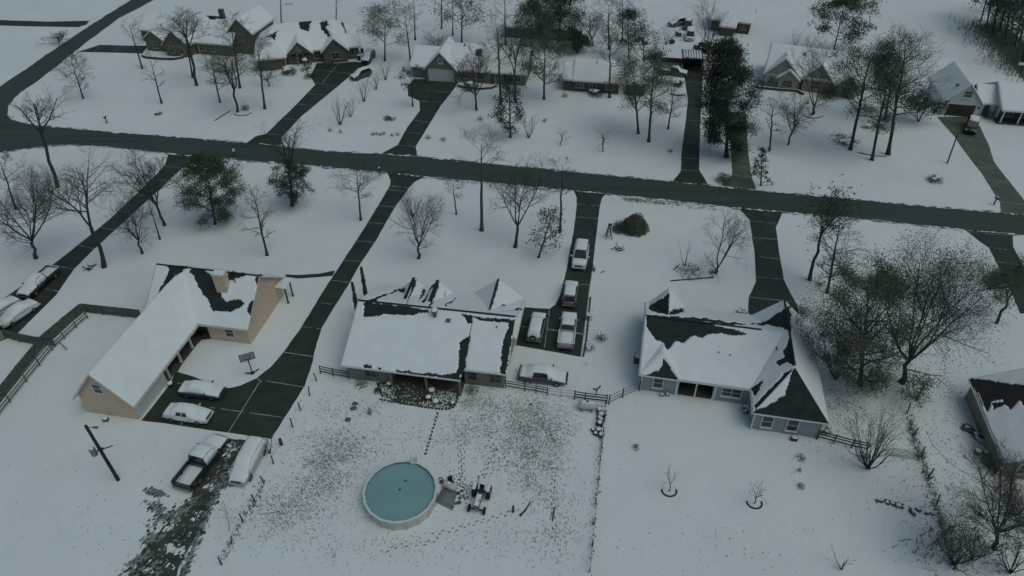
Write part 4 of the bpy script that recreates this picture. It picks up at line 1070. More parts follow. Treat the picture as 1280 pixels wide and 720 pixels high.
# two columnar evergreens against the centre house's left wall
for k, (x, y, ty, lb) in enumerate(((458.5, 377, 334, 'taller dark columnar evergreen by the centre house\'s left gable'), (448, 397, 353, 'shorter dark columnar evergreen beside the centre house\'s left wall'))):
    b = at(x, y); hh = height_of((x, y), ty)
    t = thing('columnar_evergreen', b, 0, lb, 'shrub', 'columnar evergreens')
    rng = random.Random(300 + k)
    m = MB(); m.tube([(0, 0, -.05), (0, 0, hh * .9)], [.08, .03], 6); m.build('trunk', 'bark', t)
    m = MB()
    for _ in range(2600):
        f = rng.random() ** .9; rr = .30 * (1 - .55 * f) * (1 + .5 * noise.noise(Vector((f * 9, k, 3))))
        a = rng.uniform(0, 6.28); q = rr * math.sqrt(rng.uniform(.3, 1))
        c = Vector((math.cos(a) * q, math.sin(a) * q, .1 + f * (hh - .1)))
        n_ = Vector((math.cos(a) + rng.gauss(0, .5), math.sin(a) + rng.gauss(0, .5), .4 + rng.gauss(0, .5))).normalized()
        u = n_.orthogonal().normalized(); u.rotate(Matrix.Rotation(rng.uniform(0, 6.28), 3, n_)); v = n_.cross(u)
        s1 = rng.uniform(.05, .13); m.face((c - u * s1, c - v * s1 * .6, c + u * s1, c + v * s1 * .6))
    m.build('foliage', 'leaf_dark', t)

# ------------------------------------------------------------------ bushes
def bush(label, base, w, h, seed, leaf='leaf_olive', n=900, name='bush', group='bushes in the snow', snow=.0, flat=1.0):
    b = at(*base); rng = random.Random(seed)
    t = thing(name, b, 0, label, 'bush', group)
    m = MB(); st = max(8, int(w * 12))
    for _ in range(st):
        a = rng.uniform(0, 6.28); e = rng.uniform(.35, 1.4)
        d = Vector((math.cos(a) * math.cos(e), math.sin(a) * math.cos(e), math.sin(e)))
        p = Vector((d.x * w * .12, d.y * w * .12, -.03))
        q = Vector((d.x * w * .48, d.y * w * .48, d.z * h * .95)); mid = p.lerp(q, .5) + Vector((rng.gauss(0, .05), rng.gauss(0, .05), .05))
        m.tube([p, mid, q], [.02, .014, .008], 3, cap=False)
    m.build('stems', 'twig', t)
    m = MB()
    for _ in range(n):
        a = rng.uniform(0, 6.28); e = math.asin(rng.uniform(0, 1)); rr = rng.uniform(.55, 1.0)
        d = Vector((math.cos(a) * math.cos(e), math.sin(a) * math.cos(e), math.sin(e)))
        k = rr * (1 + .2 * noise.noise(d * 2.2 + Vector((seed, 0, 0))))
        c = Vector((d.x * w / 2 * k, d.y * w / 2 * k, max(.03, d.z * h * k)))
        n_ = (d + Vector((rng.gauss(0, .6), rng.gauss(0, .6), rng.gauss(0, .6)))).normalized()
        u = n_.orthogonal().normalized(); u.rotate(Matrix.Rotation(rng.uniform(0, 6.28), 3, n_)); v = n_.cross(u)
        s1 = rng.uniform(.5, 1.1) * (.045 + .02 * w); m.face((c - u * s1, c - v * s1 * .55, c + u * s1, c + v * s1 * .55))
    m.build('foliage', leaf, t)
    if snow:
        m = MB()
        for _ in range(int(snow * 10) + 1):
            a = rng.uniform(0, 6.28); r_ = rng.uniform(0, .35) * w
            m.blob((math.cos(a) * r_, math.sin(a) * r_, h * (1 - .6 * (2 * r_ / w) ** 2)), (w * .13, w * .1, h * .1), rng.random(), .4, 8, 5)
        m.build('snow_cap', 'snow_roof', t, True)
    return t
bush('big round twiggy bush below the road, right of the car-filled driveway', (793, 287), 4.0, 2.4, 1, 'leaf_olive', 7500)
bush('smaller dark bush leaning against the big round one', (774, 288), 2.4, 1.6, 2, 'leaf_dark', 1400)
bush('flat dark bush alone in the upper left lawn', (487, 149), 2.6, .9, 3, 'leaf_dark', 420, snow=.4)
bush('flattened dark bush below the far right driveway', (1168, 226), 2.8, 1.0, 4, 'leaf_dark', 480, snow=.4)
bush('round dark bush at the mouth of the pale driveway', (904, 227), 2.7, 1.6, 5, 'leaf_brown', 900, snow=.2)
bush('small flat bush in the snow below the upper left house', (198, 143), 1.7, .6, 6, 'leaf_dark', 260, snow=.3)
bush('round shrub in the ring bed by the stout bare tree', (307, 137), 1.8, 1.5, 7, 'leaf_dark', 420, snow=.2)
bush('grey tuft of scrub in front of the twin-stemmed tree', (862, 340), 4.2, .6, 8, 'leaf_brown', 260)
bush('dark scrub by the foot of the twin-stemmed tree', (891, 342), 1.5, .7, 9, 'leaf_brown', 120)
bush('hedge bush left of the three-gabled house driveway', (362, 92), 3.6, 1.5, 10, 'leaf_dark', 700, snow=.6)
bush('round dark shrub at the three-gabled house driveway corner', (388, 97), 2.6, 1.5, 11, 'leaf_dark', 600, snow=.5)
bush('tall reddish shrub at the three-gabled house entrance', (384, 88), 2.6, 2.4, 12, 'leaf_brown', 700, snow=.2)
bush('low foundation shrub before the grey house wall', (588, 111), 4.5, 1.1, 13, 'leaf_dark', 700, snow=.3)
bush('pale foundation shrub below the long ranch windows', (745, 119), 3.4, 1.0, 14, 'leaf_dark', 500, snow=.3)
bush('spiky small shrub beside the left corner of the long ranch', (706, 121), 1.6, 1.0, 15, 'leaf_brown', 140)
bush('ragged dark shrub before the pale house\'s middle gable', (1034, 122), 4.2, 2.2, 16, 'leaf_dark', 1100)
bush('low brushy scrub under the upper right grove, left', (1056, 176), 5.5, .8, 17, 'leaf_brown', 260, snow=.3)
bush('low brushy scrub under the upper right grove, right', (1098, 160), 6, 1.0, 18, 'leaf_brown', 300, snow=.3)
bush('shrub between white garage and porch', (1233, 147), 2.0, 1.7, 19, 'leaf_dark', 420)
for k, (x, y, w) in enumerate(((466, 169, 1.0), (470, 168, .9), (475, 169, 1.1), (480, 168, 1.0), (490, 170, .8), (497, 169, 1.2))):
    bush('low dry plant, ' + ORD[k] + ' from the left in the short row beside the grey garage driveway', (x, y), w, .6, 30 + k, 'leaf_brown', 70, name='plant', group='row of dry plants by the upper driveway')
for k, (x, y, w, lb) in enumerate(((413, 164, 1.2, 'small dry plant below the broad vase-shaped shrub'), (426, 166, .8, 'tiny dry plant right below the broad vase-shaped shrub'), (535, 173, 1.4, 'dry plant right of the grey garage driveway mouth'), (554, 176, 1.5, 'pale dry plant farther right of the garage driveway mouth'), (600, 150, 1.8, 'fuzzy dry plant below the round bare tree'), (681, 152, 1.2, 'small stub shrub beside the vase shrub on the upper lawn'), (838, 190, 1.2, 'faint dry plant beside the far driveway'))):
    bush(lb, (x, y), w, .8, 50 + k, 'leaf_brown', 90, name='plant', group='dry plants on the upper lawns')
for k, (x, y, w, lb) in enumerate(((1000, 573, 1.2, 'small round shrub nearest the blue house in the right back yard'), (998.5, 589, .6, 'tiny tuft, middle of three in the right back yard'), (1001, 609, .9, 'small shrub farthest from the blue house, lowest of three'), (795, 560, 1.0, 'faint dry weed tuft in the right back yard'))):
    bush(lb, (x, y), w, .55, 70 + k, 'leaf_brown', 110 if w > .7 else 50, name='plant', group='low shrubs in the right back yard')
for k, (x, y, tx, ty, w, lb) in enumerate(((836.5, 614, 839, 586, 22, 'left of two young trees with ring borders in the right back yard'), (943, 629, 947, 600, 26, 'right of two young trees with ring borders in the right back yard'))):
    make_tree('young_tree', lb, 'tree', 'sapling', (x, y), (tx, ty), w, 400 + k, detail=1, group='young trees with ring borders', trunk_r=.06)
    b = at(x, y); m = MB(); n = 18
    for i in range(n):
        a = math.pi * (.95 + 1.15 * i / n); m.box((b.x + math.cos(a) * .68, b.y + math.sin(a) * .6, .05), (.2, .12, .1), a + 1.57)
    tag(m.build('ring_border', 'paver'), ('curved dark border round the left young tree\'s foot', 'curved dark border round the right young tree\'s foot')[k], 'edging', 'ring borders of the young trees')
make_tree('sapling', 'bent bare sapling by the melted dirt track, lower left', 'sapling', 'sapling', (286, 664), (277, 630), 22, 410, trunk_r=.035)
make_tree('sapling', 'dark forked stub tree at the parking apron\'s lower corner', 'sapling', 'vase', (337, 567), (331, 546), 26, 411, detail=.3, trunk_r=.1)
make_tree('sapling', 'thin weed stalk clump at the bottom edge left of the pool', 'sapling', 'vase', (416, 697), (419, 676), 14, 412, detail=.3, trunk_r=.03)

# ------------------------------------------------------------------ vehicles
def ring5(x, w, z0, zb, sh=.88):
    """car body section: sill, belly, belt, shoulder"""
    zm_ = z0 + (zb - z0) * .45
    R = [(w * .9, z0), (w, z0 + .12), (w, zm_), (w * .97, zb - .1), (w * sh, zb)]
    return [(x, y, z) for y, z in R] + [(x, -y, z) for y, z in R[::-1]]
SHAPES = {
    # body: (x, half width, sill, belt); cabin: (x, half width low, half width high, roof z); snow tops: (x, z)
    'sedan': dict(L=4.75, body=[(-2.37, .70, .42, .78), (-2.30, .84, .32, .93), (-1.6, .89, .26, .98), (-.6, .90, .24, .96), (.7, .90, .24, .95), (1.55, .88, .26, .88), (2.15, .82, .30, .76), (2.34, .68, .38, .62)],
                  cabin=[(-1.72, .80, .70, .98), (-.95, .80, .60, 1.38), (-.2, .80, .60, 1.44), (.35, .80, .60, 1.40), (1.15, .80, .72, .96)], wx=(-1.42, 1.42)),
    'suv': dict(L=4.7, body=[(-2.33, .78, .48, .98), (-2.26, .88, .36, 1.08), (-1.4, .92, .32, 1.10), (0, .93, .30, 1.08), (.9, .92, .30, 1.06), (1.6, .90, .32, 1.02), (2.15, .84, .36, .92), (2.33, .70, .46, .76)],
                cabin=[(-2.24, .83, .78, 1.10), (-1.95, .82, .66, 1.70), (-1.0, .82, .66, 1.76), (.2, .82, .66, 1.74), (1.2, .83, .76, 1.05)], wx=(-1.4, 1.42)),
    'van': dict(L=5.0, body=[(-2.48, .82, .42, .98), (-2.42, .92, .32, 1.08), (-1.4, .96, .28, 1.08), (0, .97, .27, 1.06), (1.0, .96, .28, 1.02), (1.8, .92, .30, .92), (2.3, .84, .34, .78), (2.48, .68, .44, .64)],
                cabin=[(-2.40, .88, .82, 1.08), (-2.15, .87, .72, 1.66), (-1.0, .87, .72, 1.75), (.4, .87, .72, 1.70), (1.7, .87, .78, .93)], wx=(-1.5, 1.52)),
    'pickup': dict(L=5.7, body=[(-.55, .97, .42, 1.12), (.6, .98, .40, 1.12), (1.3, .97, .40, 1.12), (2.3, .93, .42, 1.06), (2.72, .86, .46, .98), (2.85, .74, .52, .86)],
                   cabin=[(-.56, .86, .82, 1.12), (-.45, .86, .70, 1.80), (.2, .86, .70, 1.84), (.75, .86, .70, 1.80), (1.45, .86, .78, 1.10)], wx=(-1.75, 1.85)),
}
def make_car(front, rear, kind, paint, label, cat, group, cover='full', scale=1.0, bed_snow=True, spare=False, gap=None):
    S = SHAPES[kind]
    pf, pr = at(*front, .5), at(*rear, .5)
    c = (pf + pr) / 2; d = pf - pr
    rz = math.atan2(d.y, d.x)
    t = thing({'sedan': 'parked_car', 'suv': 'parked_suv', 'van': 'parked_van', 'pickup': 'pickup_truck'}[kind], (c.x, c.y, .012), rz, label, cat, group)
    k = scale
    def sc(p): return (p[0] * k, p[1] * k, p[2] * k)
    B = MB()
    B.loft([[sc(p) for p in ring5(*r)] for r in S['body']])
    cab = S['cabin']
    # pillars and roof skin in body colour over a glass house
    for sg in (-1, 1):
        for i in (0, 1, 3):
            a, b = (cab[i], cab[i + 1]) if i in (0, 3) else (cab[2], cab[2])
            if i == 1: p, q = (cab[2][0], sg * cab[2][1] * .985, cab[0][3] - .02), (cab[2][0], sg * cab[2][2] * 1.01, cab[2][3] - .03)
            else:
                lo, hi = (a, b) if a[3] < b[3] else (b, a)
                p, q = (lo[0], sg * lo[1] * .97, lo[3] - .03), (hi[0], sg * hi[2] * 1.0, hi[3] - .03)
            B.bar(sc(p), sc(q), .09, .08)
        for i in (1, 2): B.bar(sc((cab[i][0], sg * cab[i][2], cab[i][3] - .02)), sc((cab[i + 1][0], sg * cab[i + 1][2], cab[i + 1][3] - .02)), .1, .07)
    rp = []
    for i in (1, 2, 3): rp.append([sc(p) for p in ((cab[i][0], cab[i][2] * 1.0, cab[i][3] - .01), (cab[i][0], cab[i][2] * .6, cab[i][3] + .035), (cab[i][0], -cab[i][2] * .6, cab[i][3] + .035), (cab[i][0], -cab[i][2] * 1.0, cab[i][3] - .01))])
    B.loft(rp)
    B.build('body', paint, t, True)
    G = MB(); G.loft([[sc(p) for p in ((x, wl, zt if i in (0, 4) else min(cab[0][3], cab[4][3]) - .03), (x, wh, zt - .015), (x, -wh, zt - .015), (x, -wl, zt if i in (0, 4) else min(cab[0][3], cab[4][3]) - .03))] for i, (x, wl, wh, zt) in enumerate(cab)])
    G.build('window', 'car_glass', t)
    if kind == 'pickup':
        m = MB()
        for sg in (-1, 1):
            m.box(sc((-1.72, sg * .93, .84)), sc((2.26, .1, .62)))
        m.box(sc((-2.83, 0, .84)), sc((.09, 1.9, .60))); m.box(sc((-1.7, 0, .62)), sc((2.2, 1.76, .1))); m.box(sc((-.62, 0, .86)), sc((.1, 1.8, .55)))
        m.build('truck_bed', paint, t)
    ww = S['body'][2][1]
    for x in S['wx']:
        for sg in (-1, 1):
            r = (.33 if kind in ('sedan', 'van') else .39) * k
            m = MB(); y0 = sg * (ww - .2) * k; y1 = sg * (ww + .012) * k
            m.tube([(x * k, y0, r), (x * k, y1 - sg * .03, r), (x * k, y1, r)], [r, r, r * .9], 16); w_ = m.build('wheel', 'tire', t, False)
            m = MB(); m.tube([(x * k, y1 - sg * .03, r), (x * k, y1 + sg * .012, r)], [r * .62, r * .55], 12); m.build('rim', 'rim', w_)
    f, rr = S['body'][-2], S['body'][1]
    xr = -2.88 if kind == 'pickup' else rr[0] - .06
    for sg in (-1, 1):
        m = MB(); m.box(sc((f[0] + .06, sg * f[1] * .78, f[3] - .13)), sc((.18, .34, .16))); m.build('headlight', 'lamp_glass', t)
        m = MB(); m.box(sc((xr, sg * rr[1] * .86, (.95 if kind == 'pickup' else rr[3] - .14))), sc((.1, .22, .24))); m.build('taillight', 'lamp_red', t)
        m = MB(); m.box(sc((cab[4][0] - .25, sg * (cab[4][1] + .2), cab[4][3] + .1)), sc((.12, .24, .16))); m.build('mirror', paint, t)
    m = MB(); m.box(sc((S['body'][-1][0] + .05, 0, .5)), sc((.14, S['body'][-1][1] * 2 + .25, .2))); m.build('bumper', paint if kind != 'pickup' else 'steel', t)
    m = MB(); m.box(sc((xr - .04, 0, .52)), sc((.14, rr[1] * 1.9, .2))); m.build('bumper', paint if kind != 'pickup' else 'steel', t)
    m = MB(); m.box(sc((S['body'][-1][0] + .01, 0, .7 if kind != 'pickup' else .82)), sc((.06, .95, .2))); m.build('grille', 'black_plastic', t)
    # snow
    th = .1
    prof = []
    bd = S['body']
    def belt(x):
        for i in range(len(bd) - 1):
            if bd[i][0] <= x <= bd[i + 1][0]:
                f_ = (x - bd[i][0]) / (bd[i + 1][0] - bd[i][0]); return bd[i][1] + f_ * (bd[i + 1][1] - bd[i][1]), bd[i][3] + f_ * (bd[i + 1][3] - bd[i][3])
        e = bd[0] if x < bd[0][0] else bd[-1]; return e[1], e[3]
    def cabz(x):
        for i in range(4):
            if cab[i][0] <= x <= cab[i + 1][0]:
                f_ = (x - cab[i][0]) / (cab[i + 1][0] - cab[i][0]); z = cab[i][3] + f_ * (cab[i + 1][3] - cab[i][3])
                w0 = cab[i][2] + f_ * (cab[i + 1][2] - cab[i][2]); return w0, z
        return None
    def heavy(gap):
        # a whole blanket that slides down over the side windows, with one window left showing
        m = MB(); x0, x1 = xb0 + .02, xb1; n = int((x1 - x0) / .13); rings = []
        for i in range(n + 1):
            x = x0 + (x1 - x0) * i / n; bw, bz = belt(x); cz = cabz(x)
            e = min(i, n - i); tt = .17 * (.2 if e == 0 else .7 if e == 1 else 1) * (1 + .3 * noise.noise(Vector((x * 1.3, c.x, c.y))))
            if cz and cz[1] > bz + .05: w1, z1 = cz[0] * 1.0, cz[1]
            else: w1, z1 = bw * .82, bz
            half = []
            for sg in (1, -1):
                g_ = gap and sg == gap[2] and gap[0] < x < gap[1]
                low = (w1 * 1.03, z1 - .1) if g_ else (bw * .99, bz - .10 + .05 * noise.noise(Vector((x * 3, sg, c.x))))
                mid = (w1 * 1.04, z1 - .06) if g_ else (max(w1 * 1.1, bw * .93), bz + (z1 - bz) * .5 + tt * .25)
                half.append([(x, sg * low[0], low[1]), (x, sg * mid[0], mid[1]), (x, sg * w1 * .97, z1 + tt * .5), (x, sg * w1 * .6, z1 + tt * .98)])
            r_ = half[0] + [(x, 0, z1 + tt * 1.1)] + half[1][::-1]
            rings.append([sc(p) for p in r_])
        m.loft(rings); return m.build('snow', 'snow_roof', t, True)
    def snow(x0, x1, name='snow'):
        m = MB(); n = max(5, int((x1 - x0) / .16)); rings = []
        for i in range(n + 1):
            x = x0 + (x1 - x0) * i / n
            cz = cabz(x)
            w_, z = (cz[0] * 1.05, cz[1]) if cz and cz[1] > belt(x)[1] else (belt(x)[0] * .95, belt(x)[1])
            e = min(i, n - i); tt = th * (.25 if e == 0 else .8 if e == 1 else 1) * (1 + .35 * noise.noise(Vector((x * 1.5, c.x, c.y))))
            w_ *= (.93 if e == 0 else 1)
            rings.append([sc(p) for p in ((x, w_, z - .05), (x, w_ * .96, z + tt * .55), (x, w_ * .6, z + tt + .02), (x, 0, z + tt * 1.1 + .03), (x, -w_ * .6, z + tt + .02), (x, -w_ * .96, z + tt * .55), (x, -w_, z - .05))])
        m.loft(rings); return m.build(name, 'snow_roof', t, True)
    xb0, xb1 = bd[0][0] + .02, bd[-1][0] - .05
    if kind == 'pickup': xb0 = cab[1][0]
    if cover == 'heavy': heavy(gap)
    elif cover == 'full': snow(xb0, xb1)
    elif cover == 'clearglass':                      # windscreen and rear glass swept or slid clear
        snow(cab[1][0] - .05, cab[3][0] + .1); snow(cab[4][0] + .05, xb1)
        if kind == 'sedan': snow(xb0, cab[0][0])
    elif cover == 'roof': snow(cab[1][0] - .05, cab[3][0] + .1)
    elif cover == 'rearclear': snow(cab[1][0] + .25, xb1)
    elif cover == 'frontclear': snow(xb0, cab[3][0] + .1); snow(cab[4][0] + .1, xb1 - .25)
    if kind == 'pickup' and bed_snow:
        m = MB(); rings = []
        for i in range(9):
            x = -2.76 + 2.08 * i / 8; tt = .94 + .04 * noise.noise(Vector((x * 2, c.x, 0))) if bed_snow == True else .74
            rings.append([sc(p) for p in ((x, .87, .68), (x, .86, tt), (x, .3, tt + .03), (x, -.3, tt + .03), (x, -.86, tt), (x, -.87, .68))])
        m.loft(rings); m.build('snow', 'snow_roof', t, True)
        if bed_snow == True:
            m = MB()
            for sg in (-1, 1): m.box(sc((-1.72, sg * .93, 1.17)), sc((2.2, .09, .05)))
            m.box(sc((-2.83, 0, 1.16)), sc((.08, 1.8, .05))); m.build('snow_rim', 'snow_roof', t)
    if spare:
        m = MB(); m.tube([(xr * k - .02, .1, .95), (xr * k - .2, .1, .95)], [.37, .34], 16); sp = m.build('spare_wheel', 'tire', t)
        m = MB(); m.tube([(xr * k - .2, .1, .95), (xr * k - .23, .1, .95)], [.2, .16], 12); m.build('rim', 'rim', sp)
    return t
CARS = 'snow-covered vehicles parked on the driveways'
make_car((262, 521.5), (209, 514), 'sedan', 'paint_white', 'snow-covered white sedan nearest the camera on the parking apron, dark side window showing', 'car', CARS, 'heavy', gap=(-.75, .35, -1))
make_car((276, 491), (229, 486), 'sedan', 'paint_dark', 'fully snow-buried sedan behind the white one, beside the tan garage', 'car', CARS, 'heavy', scale=.98)
make_car((274, 552), (232, 606), 'pickup', 'paint_black', 'black pickup with an open snowy bed parked on the melted dirt track', 'truck', CARS, 'heavy', bed_snow=.7, scale=1.08)
make_car((299, 599), (322, 558), 'van', 'paint_silver', 'silver minivan under smooth snow beside the black pickup', 'van', CARS, 'heavy')
make_car((723, 337), (728, 305), 'suv', 'paint_white', 'white SUV facing the camera with a cleared windscreen, highest on the driveway', 'car', CARS, 'clearglass', scale=1.1)
make_car((715, 352), (710.5, 384), 'suv', 'paint_grey', 'grey snow-topped SUV, second from the road on the long driveway', 'car', CARS, 'rearclear', scale=.98)
make_car((712.5, 391), (706.5, 437), 'pickup', 'paint_silver', 'silver pickup with a snow-filled bed at the driveway end', 'truck', CARS, 'full', scale=1.0)
make_car((674, 395), (667.5, 424), 'suv', 'paint_grey', 'snow-topped SUV with a spare wheel on its back, beside the centre house', 'car', CARS, 'full', spare=True)
make_car((706, 473), (652, 467), 'sedan', 'paint_dark', 'long dark car under thick snow behind the rail fence', 'car', CARS, 'heavy', scale=1.1, gap=(-.9, .5, -1))
make_car((6, 403), (38, 382), 'sedan', 'paint_white', 'white car at the left edge in front of the board fence', 'car', CARS, 'heavy', scale=1.0)
make_car((-16, 398), (14, 379), 'sedan', 'paint_white', 'white car cut by the left edge, behind the other white car', 'car', CARS, 'heavy')
make_car((32, 369), (66, 339), 'pickup', 'paint_black', 'dark snow-heaped pickup on the left driveway, facing the lower left', 'truck', CARS, 'heavy', scale=1.0, gap=(.2, .9, -1))
make_car((440, 98), (462, 90), 'suv', 'paint_dark', 'dark estate car with white roof at the upper driveway\'s edge', 'car', CARS, 'full', scale=.95)
make_car((455, 79), (466, 66), 'suv', 'paint_black', 'snow-roofed dark car beside the three-gabled house\'s right wall', 'car', CARS, 'full', scale=1.0)
make_car((862, 50), (863, 40), 'van', 'paint_white', 'white van with a dark front in the far snowy yard, upper right', 'van', CARS, 'frontclear', scale=1.05)
make_car((858, 38), (861, 26), 'suv', 'paint_dark', 'dark jeep-like car behind the far white van', 'car', CARS, 'roof', scale=1.0)
make_car((842, 30), (853, 28), 'suv', 'paint_grey', 'grey car at the top edge left of the jeep-like car', 'car', CARS, 'full', scale=1.0)
make_car((853, 92), (831, 89), 'pickup', 'paint_dark', 'long snow-heaped pickup beside the carport', 'truck', CARS, 'full', scale=.95)
make_car((1212, 168), (1216, 150), 'suv', 'paint_black', 'black SUV with white roof before the upper right garage', 'car', CARS, 'roof', scale=1.05)

# ------------------------------------------------------------------ fences
def fence(name, label, cat, pts, step, ph, pr, rails, rail_d, pm, rm, board=None, group=None, lean=0.0, seed=0, snow=False):
    w = [at(*p) for p in pts]; o = w[0]
    t = thing(name, (o.x, o.y, 0), 0, label, cat, group); rng = random.Random(seed)
    loc = [p - o for p in w]
    posts = []
    for a, b in zip(loc, loc[1:]):
        n = max(1, round((b - a).length / step))
        for k in range(n): posts.append(a.lerp(b, k / n))
    posts.append(loc[-1])
    for p in posts:
        m = MB(); e = Vector((rng.gauss(0, lean), rng.gauss(0, lean), 0))
        m.tube([p + Vector((0, 0, -.05)), p + e + Vector((0, 0, ph * rng.uniform(.94, 1.05)))], [pr, pr * .9], 7); m.build('post', pm, t)
    for z in rails:
        m = MB()
        for a, b in zip(posts, posts[1:]): m.bar(a + Vector((0, 0, z)), b + Vector((0, 0, z)), rail_d[0], rail_d[1])
        m.build('rail', rm, t)
        if snow and z == max(rails):
            m = MB()
            for a, b in zip(posts, posts[1:]):
                if rng.random() < .75: m.bar(a.lerp(b, .04) + Vector((0, 0, z + rail_d[1] / 2 + .02)), b.lerp(a, .06) + Vector((0, 0, z + rail_d[1] / 2 + .02)), rail_d[0] * .9, .04)
            if m.f: m.build('rail_snow', 'snow_roof', t)
    if board:
        m = MB()
        for a, b in zip(posts, posts[1:]):
            L = (b - a).length; n = max(1, int(L / .16)); d = (b - a) / L; nn = Vector((-d.y, d.x, 0))
            for k in range(n):
                c = a + d * (L * (k + .5) / n) + nn * .09
                m.box((c.x, c.y, board * .5 * rng.uniform(.97, 1.02) + .04), (L / n * .93, .025, board), math.atan2(d.y, d.x))
        m.build('boards', rm, t)
    return t
fence('board_fence', 'weathered board fence running from the left edge to the tan house', 'fence', [(-14, 523), (27, 469), (60, 429), (105, 391), (178, 399)], 2.6, 1.5, .06, (.4, 1.3), (.05, .1), 'wood_fence', 'wood_fence', board=1.4, seed=1)
fence('rail_fence', 'three-rail fence running alongside the board fence, on its yard side', 'fence', [(-8, 531), (34, 477.5), (66, 438.5), (96, 410), (110, 398)], 2.6, 1.3, .07, (.4, .8, 1.2), (.06, .13), 'wood_fence', 'wood_fence', seed=2)
fence('board_fence', 'short board fence behind the white cars at the left edge', 'fence', [(3, 422), (25, 428), (50, 433), (70, 433)], 2.4, 1.6, .06, (.5, 1.35), (.05, .1), 'wood_fence', 'wood_fence', board=1.4, seed=3)
fence('rail_fence', 'short three-rail fence left of the centre house', 'fence', [(401, 467), (417, 470.5), (436, 474)], 1.5, 1.25, .06, (.4, .8, 1.15), (.05, .13), 'wood_dark', 'wood_dark', seed=4)
fence('rail_fence', 'three-rail fence right of the centre house, before the buried car', 'fence', [(632, 485), (656, 489), (684, 494)], 1.5, 1.25, .06, (.4, .8, 1.15), (.05, .13), 'wood_dark', 'wood_dark', seed=5, snow=True)
fence('wire_gate', 'thin wire gate between rail fence and white tank', 'gate', [(686, 494), (701, 496), (718, 498)], 2.0, 1.15, .03, (.25, .7, 1.1), (.03, .03), 'steel', 'steel', seed=6)
fence('rail_fence', 'dark rail panel behind the white gas tank', 'fence', [(718, 499), (731, 501), (758, 504)], 1.6, 1.35, .07, (.4, .8, 1.2), (.06, .14), 'wood_dark', 'wood_dark', seed=7, snow=True)
fence('wire_fence', 'wire fence from the gas tank corner to the blue house', 'fence', [(761, 505), (778, 497), (799, 488)], 3.4, 1.45, .08, (.3, .75, 1.25), (.03, .05), 'wood_dark', 'wood_fence', seed=8)
fence('wire_fence', 'long wire fence between the trampled yard and the smooth snowy yard', 'fence', [(757, 508), (755, 527), (750, 577), (747.5, 605), (745, 630), (743, 655), (740, 682), (737, 715)], 1.9, 1.0, .05, (.3, .6, .9), (.02, .03), 'wood_dark', 'wood_dark', lean=.06, seed=9)
fence('wire_fence', 'leaning post and wire fence left of the trampled pool yard', 'fence', [(396, 476), (387, 495), (376, 513), (366, 534), (342, 580), (330, 604), (319, 627), (304, 652), (289, 680), (277, 706)], 3.2, 1.25, .07, (.9,), (.008, .008), 'wood_dark', 'steel', lean=.12, seed=10)
fence('rail_fence', 'three-rail fence from the blue house corner to the bare shrubby tree', 'fence', [(1021, 549), (1042, 554), (1064, 560), (1083, 564)], 2.1, 1.25, .07, (.4, .8, 1.15), (.06, .13), 'wood_dark', 'wood_dark', seed=11)
fence('metal_gate', 'tubular metal field gate right of the bare shrubby tree', 'gate', [(1112, 570), (1147, 576)], 3.6, 1.3, .04, (.2, .4, .6, .8, 1.0, 1.2), (.035, .035), 'steel', 'steel', seed=12)
fence('wire_fence', 'overgrown wire fence along the right side yard', 'fence', [(1134, 517), (1141, 545), (1150, 571), (1160, 598), (1170, 632), (1181, 668), (1192, 712)], 2.9, 1.4, .07, (.4, .8, 1.2), (.02, .02), 'wood_dark', 'steel', lean=.18, seed=13)

# ------------------------------------------------------------------ pool and what stands round it
PC = at(502, 623.5)
t = thing('swimming_pool', (PC.x, PC.y, 0), 0, 'round above-ground pool of teal water with a white rim', 'pool')
R, PH, NS = 3.38, 1.3, 18
def circ(r, z, n=NS, ph=.1): return [(r * math.cos(2 * math.pi * i / n + ph), r * math.sin(2 * math.pi * i / n + ph), z) for i in range(n)]
def wallband(m, r0, z0, r1, z1, n=NS):
    a, b = circ(r0, z0, n), circ(r1, z1, n)
    for i in range(n): m.face((a[i], a[(i + 1) % n], b[(i + 1) % n], b[i]))
m = MB(); wallband(m, R - .06, -.02, R - .06, PH - .02)
for i in range(NS):
    a = 2 * math.pi * i / NS + .1; m.box(((R - .04) * math.cos(a), (R - .04) * math.sin(a), PH / 2), (.06, .14, PH), a)
m.build('wall', 'pool_wall', t)
m = MB(); wallband(m, R - .12, PH - .02, R - .12, .3); fl = circ(R - .12, .3); m.face(fl); m.build('liner', 'pool_liner', t)
m = MB(); wallband(m, R + .06, PH - .04, R + .06, PH + .03); wallband(m, R + .06, PH + .03, R - .14, PH + .03); wallband(m, R - .14, PH + .03, R - .14, PH - .04); m.build('rim', 'pool_rim', t)
m = MB(); m.face(circ(R - .125, PH - .28)); m.build('water', 'pool_water', t)
lt = MB()
for dx in (-.24, .24): lt.bar((.86 + dx, R - .22, .4), (.86 + dx, R - .22, PH + .55), .07, .07); lt.bar((.86 + dx, R + .3, .0), (.86 + dx, R + .3, PH + .55), .07, .07); lt.bar((.86 + dx, R - .24, PH + .53), (.86 + dx, R + .32, PH + .53), .07, .07)
for z in (.75, 1.05, 1.34): lt.box((.86, R - .28, z), (.48, .22, .05))
for z in (.3, .6, .9, 1.2): lt.box((.86, R + .32, z), (.48, .12, .05))
lt.box((.86, R + .02, PH + .08), (.5, .5, .05)); lt.build('ladder', 'white_trim', t)
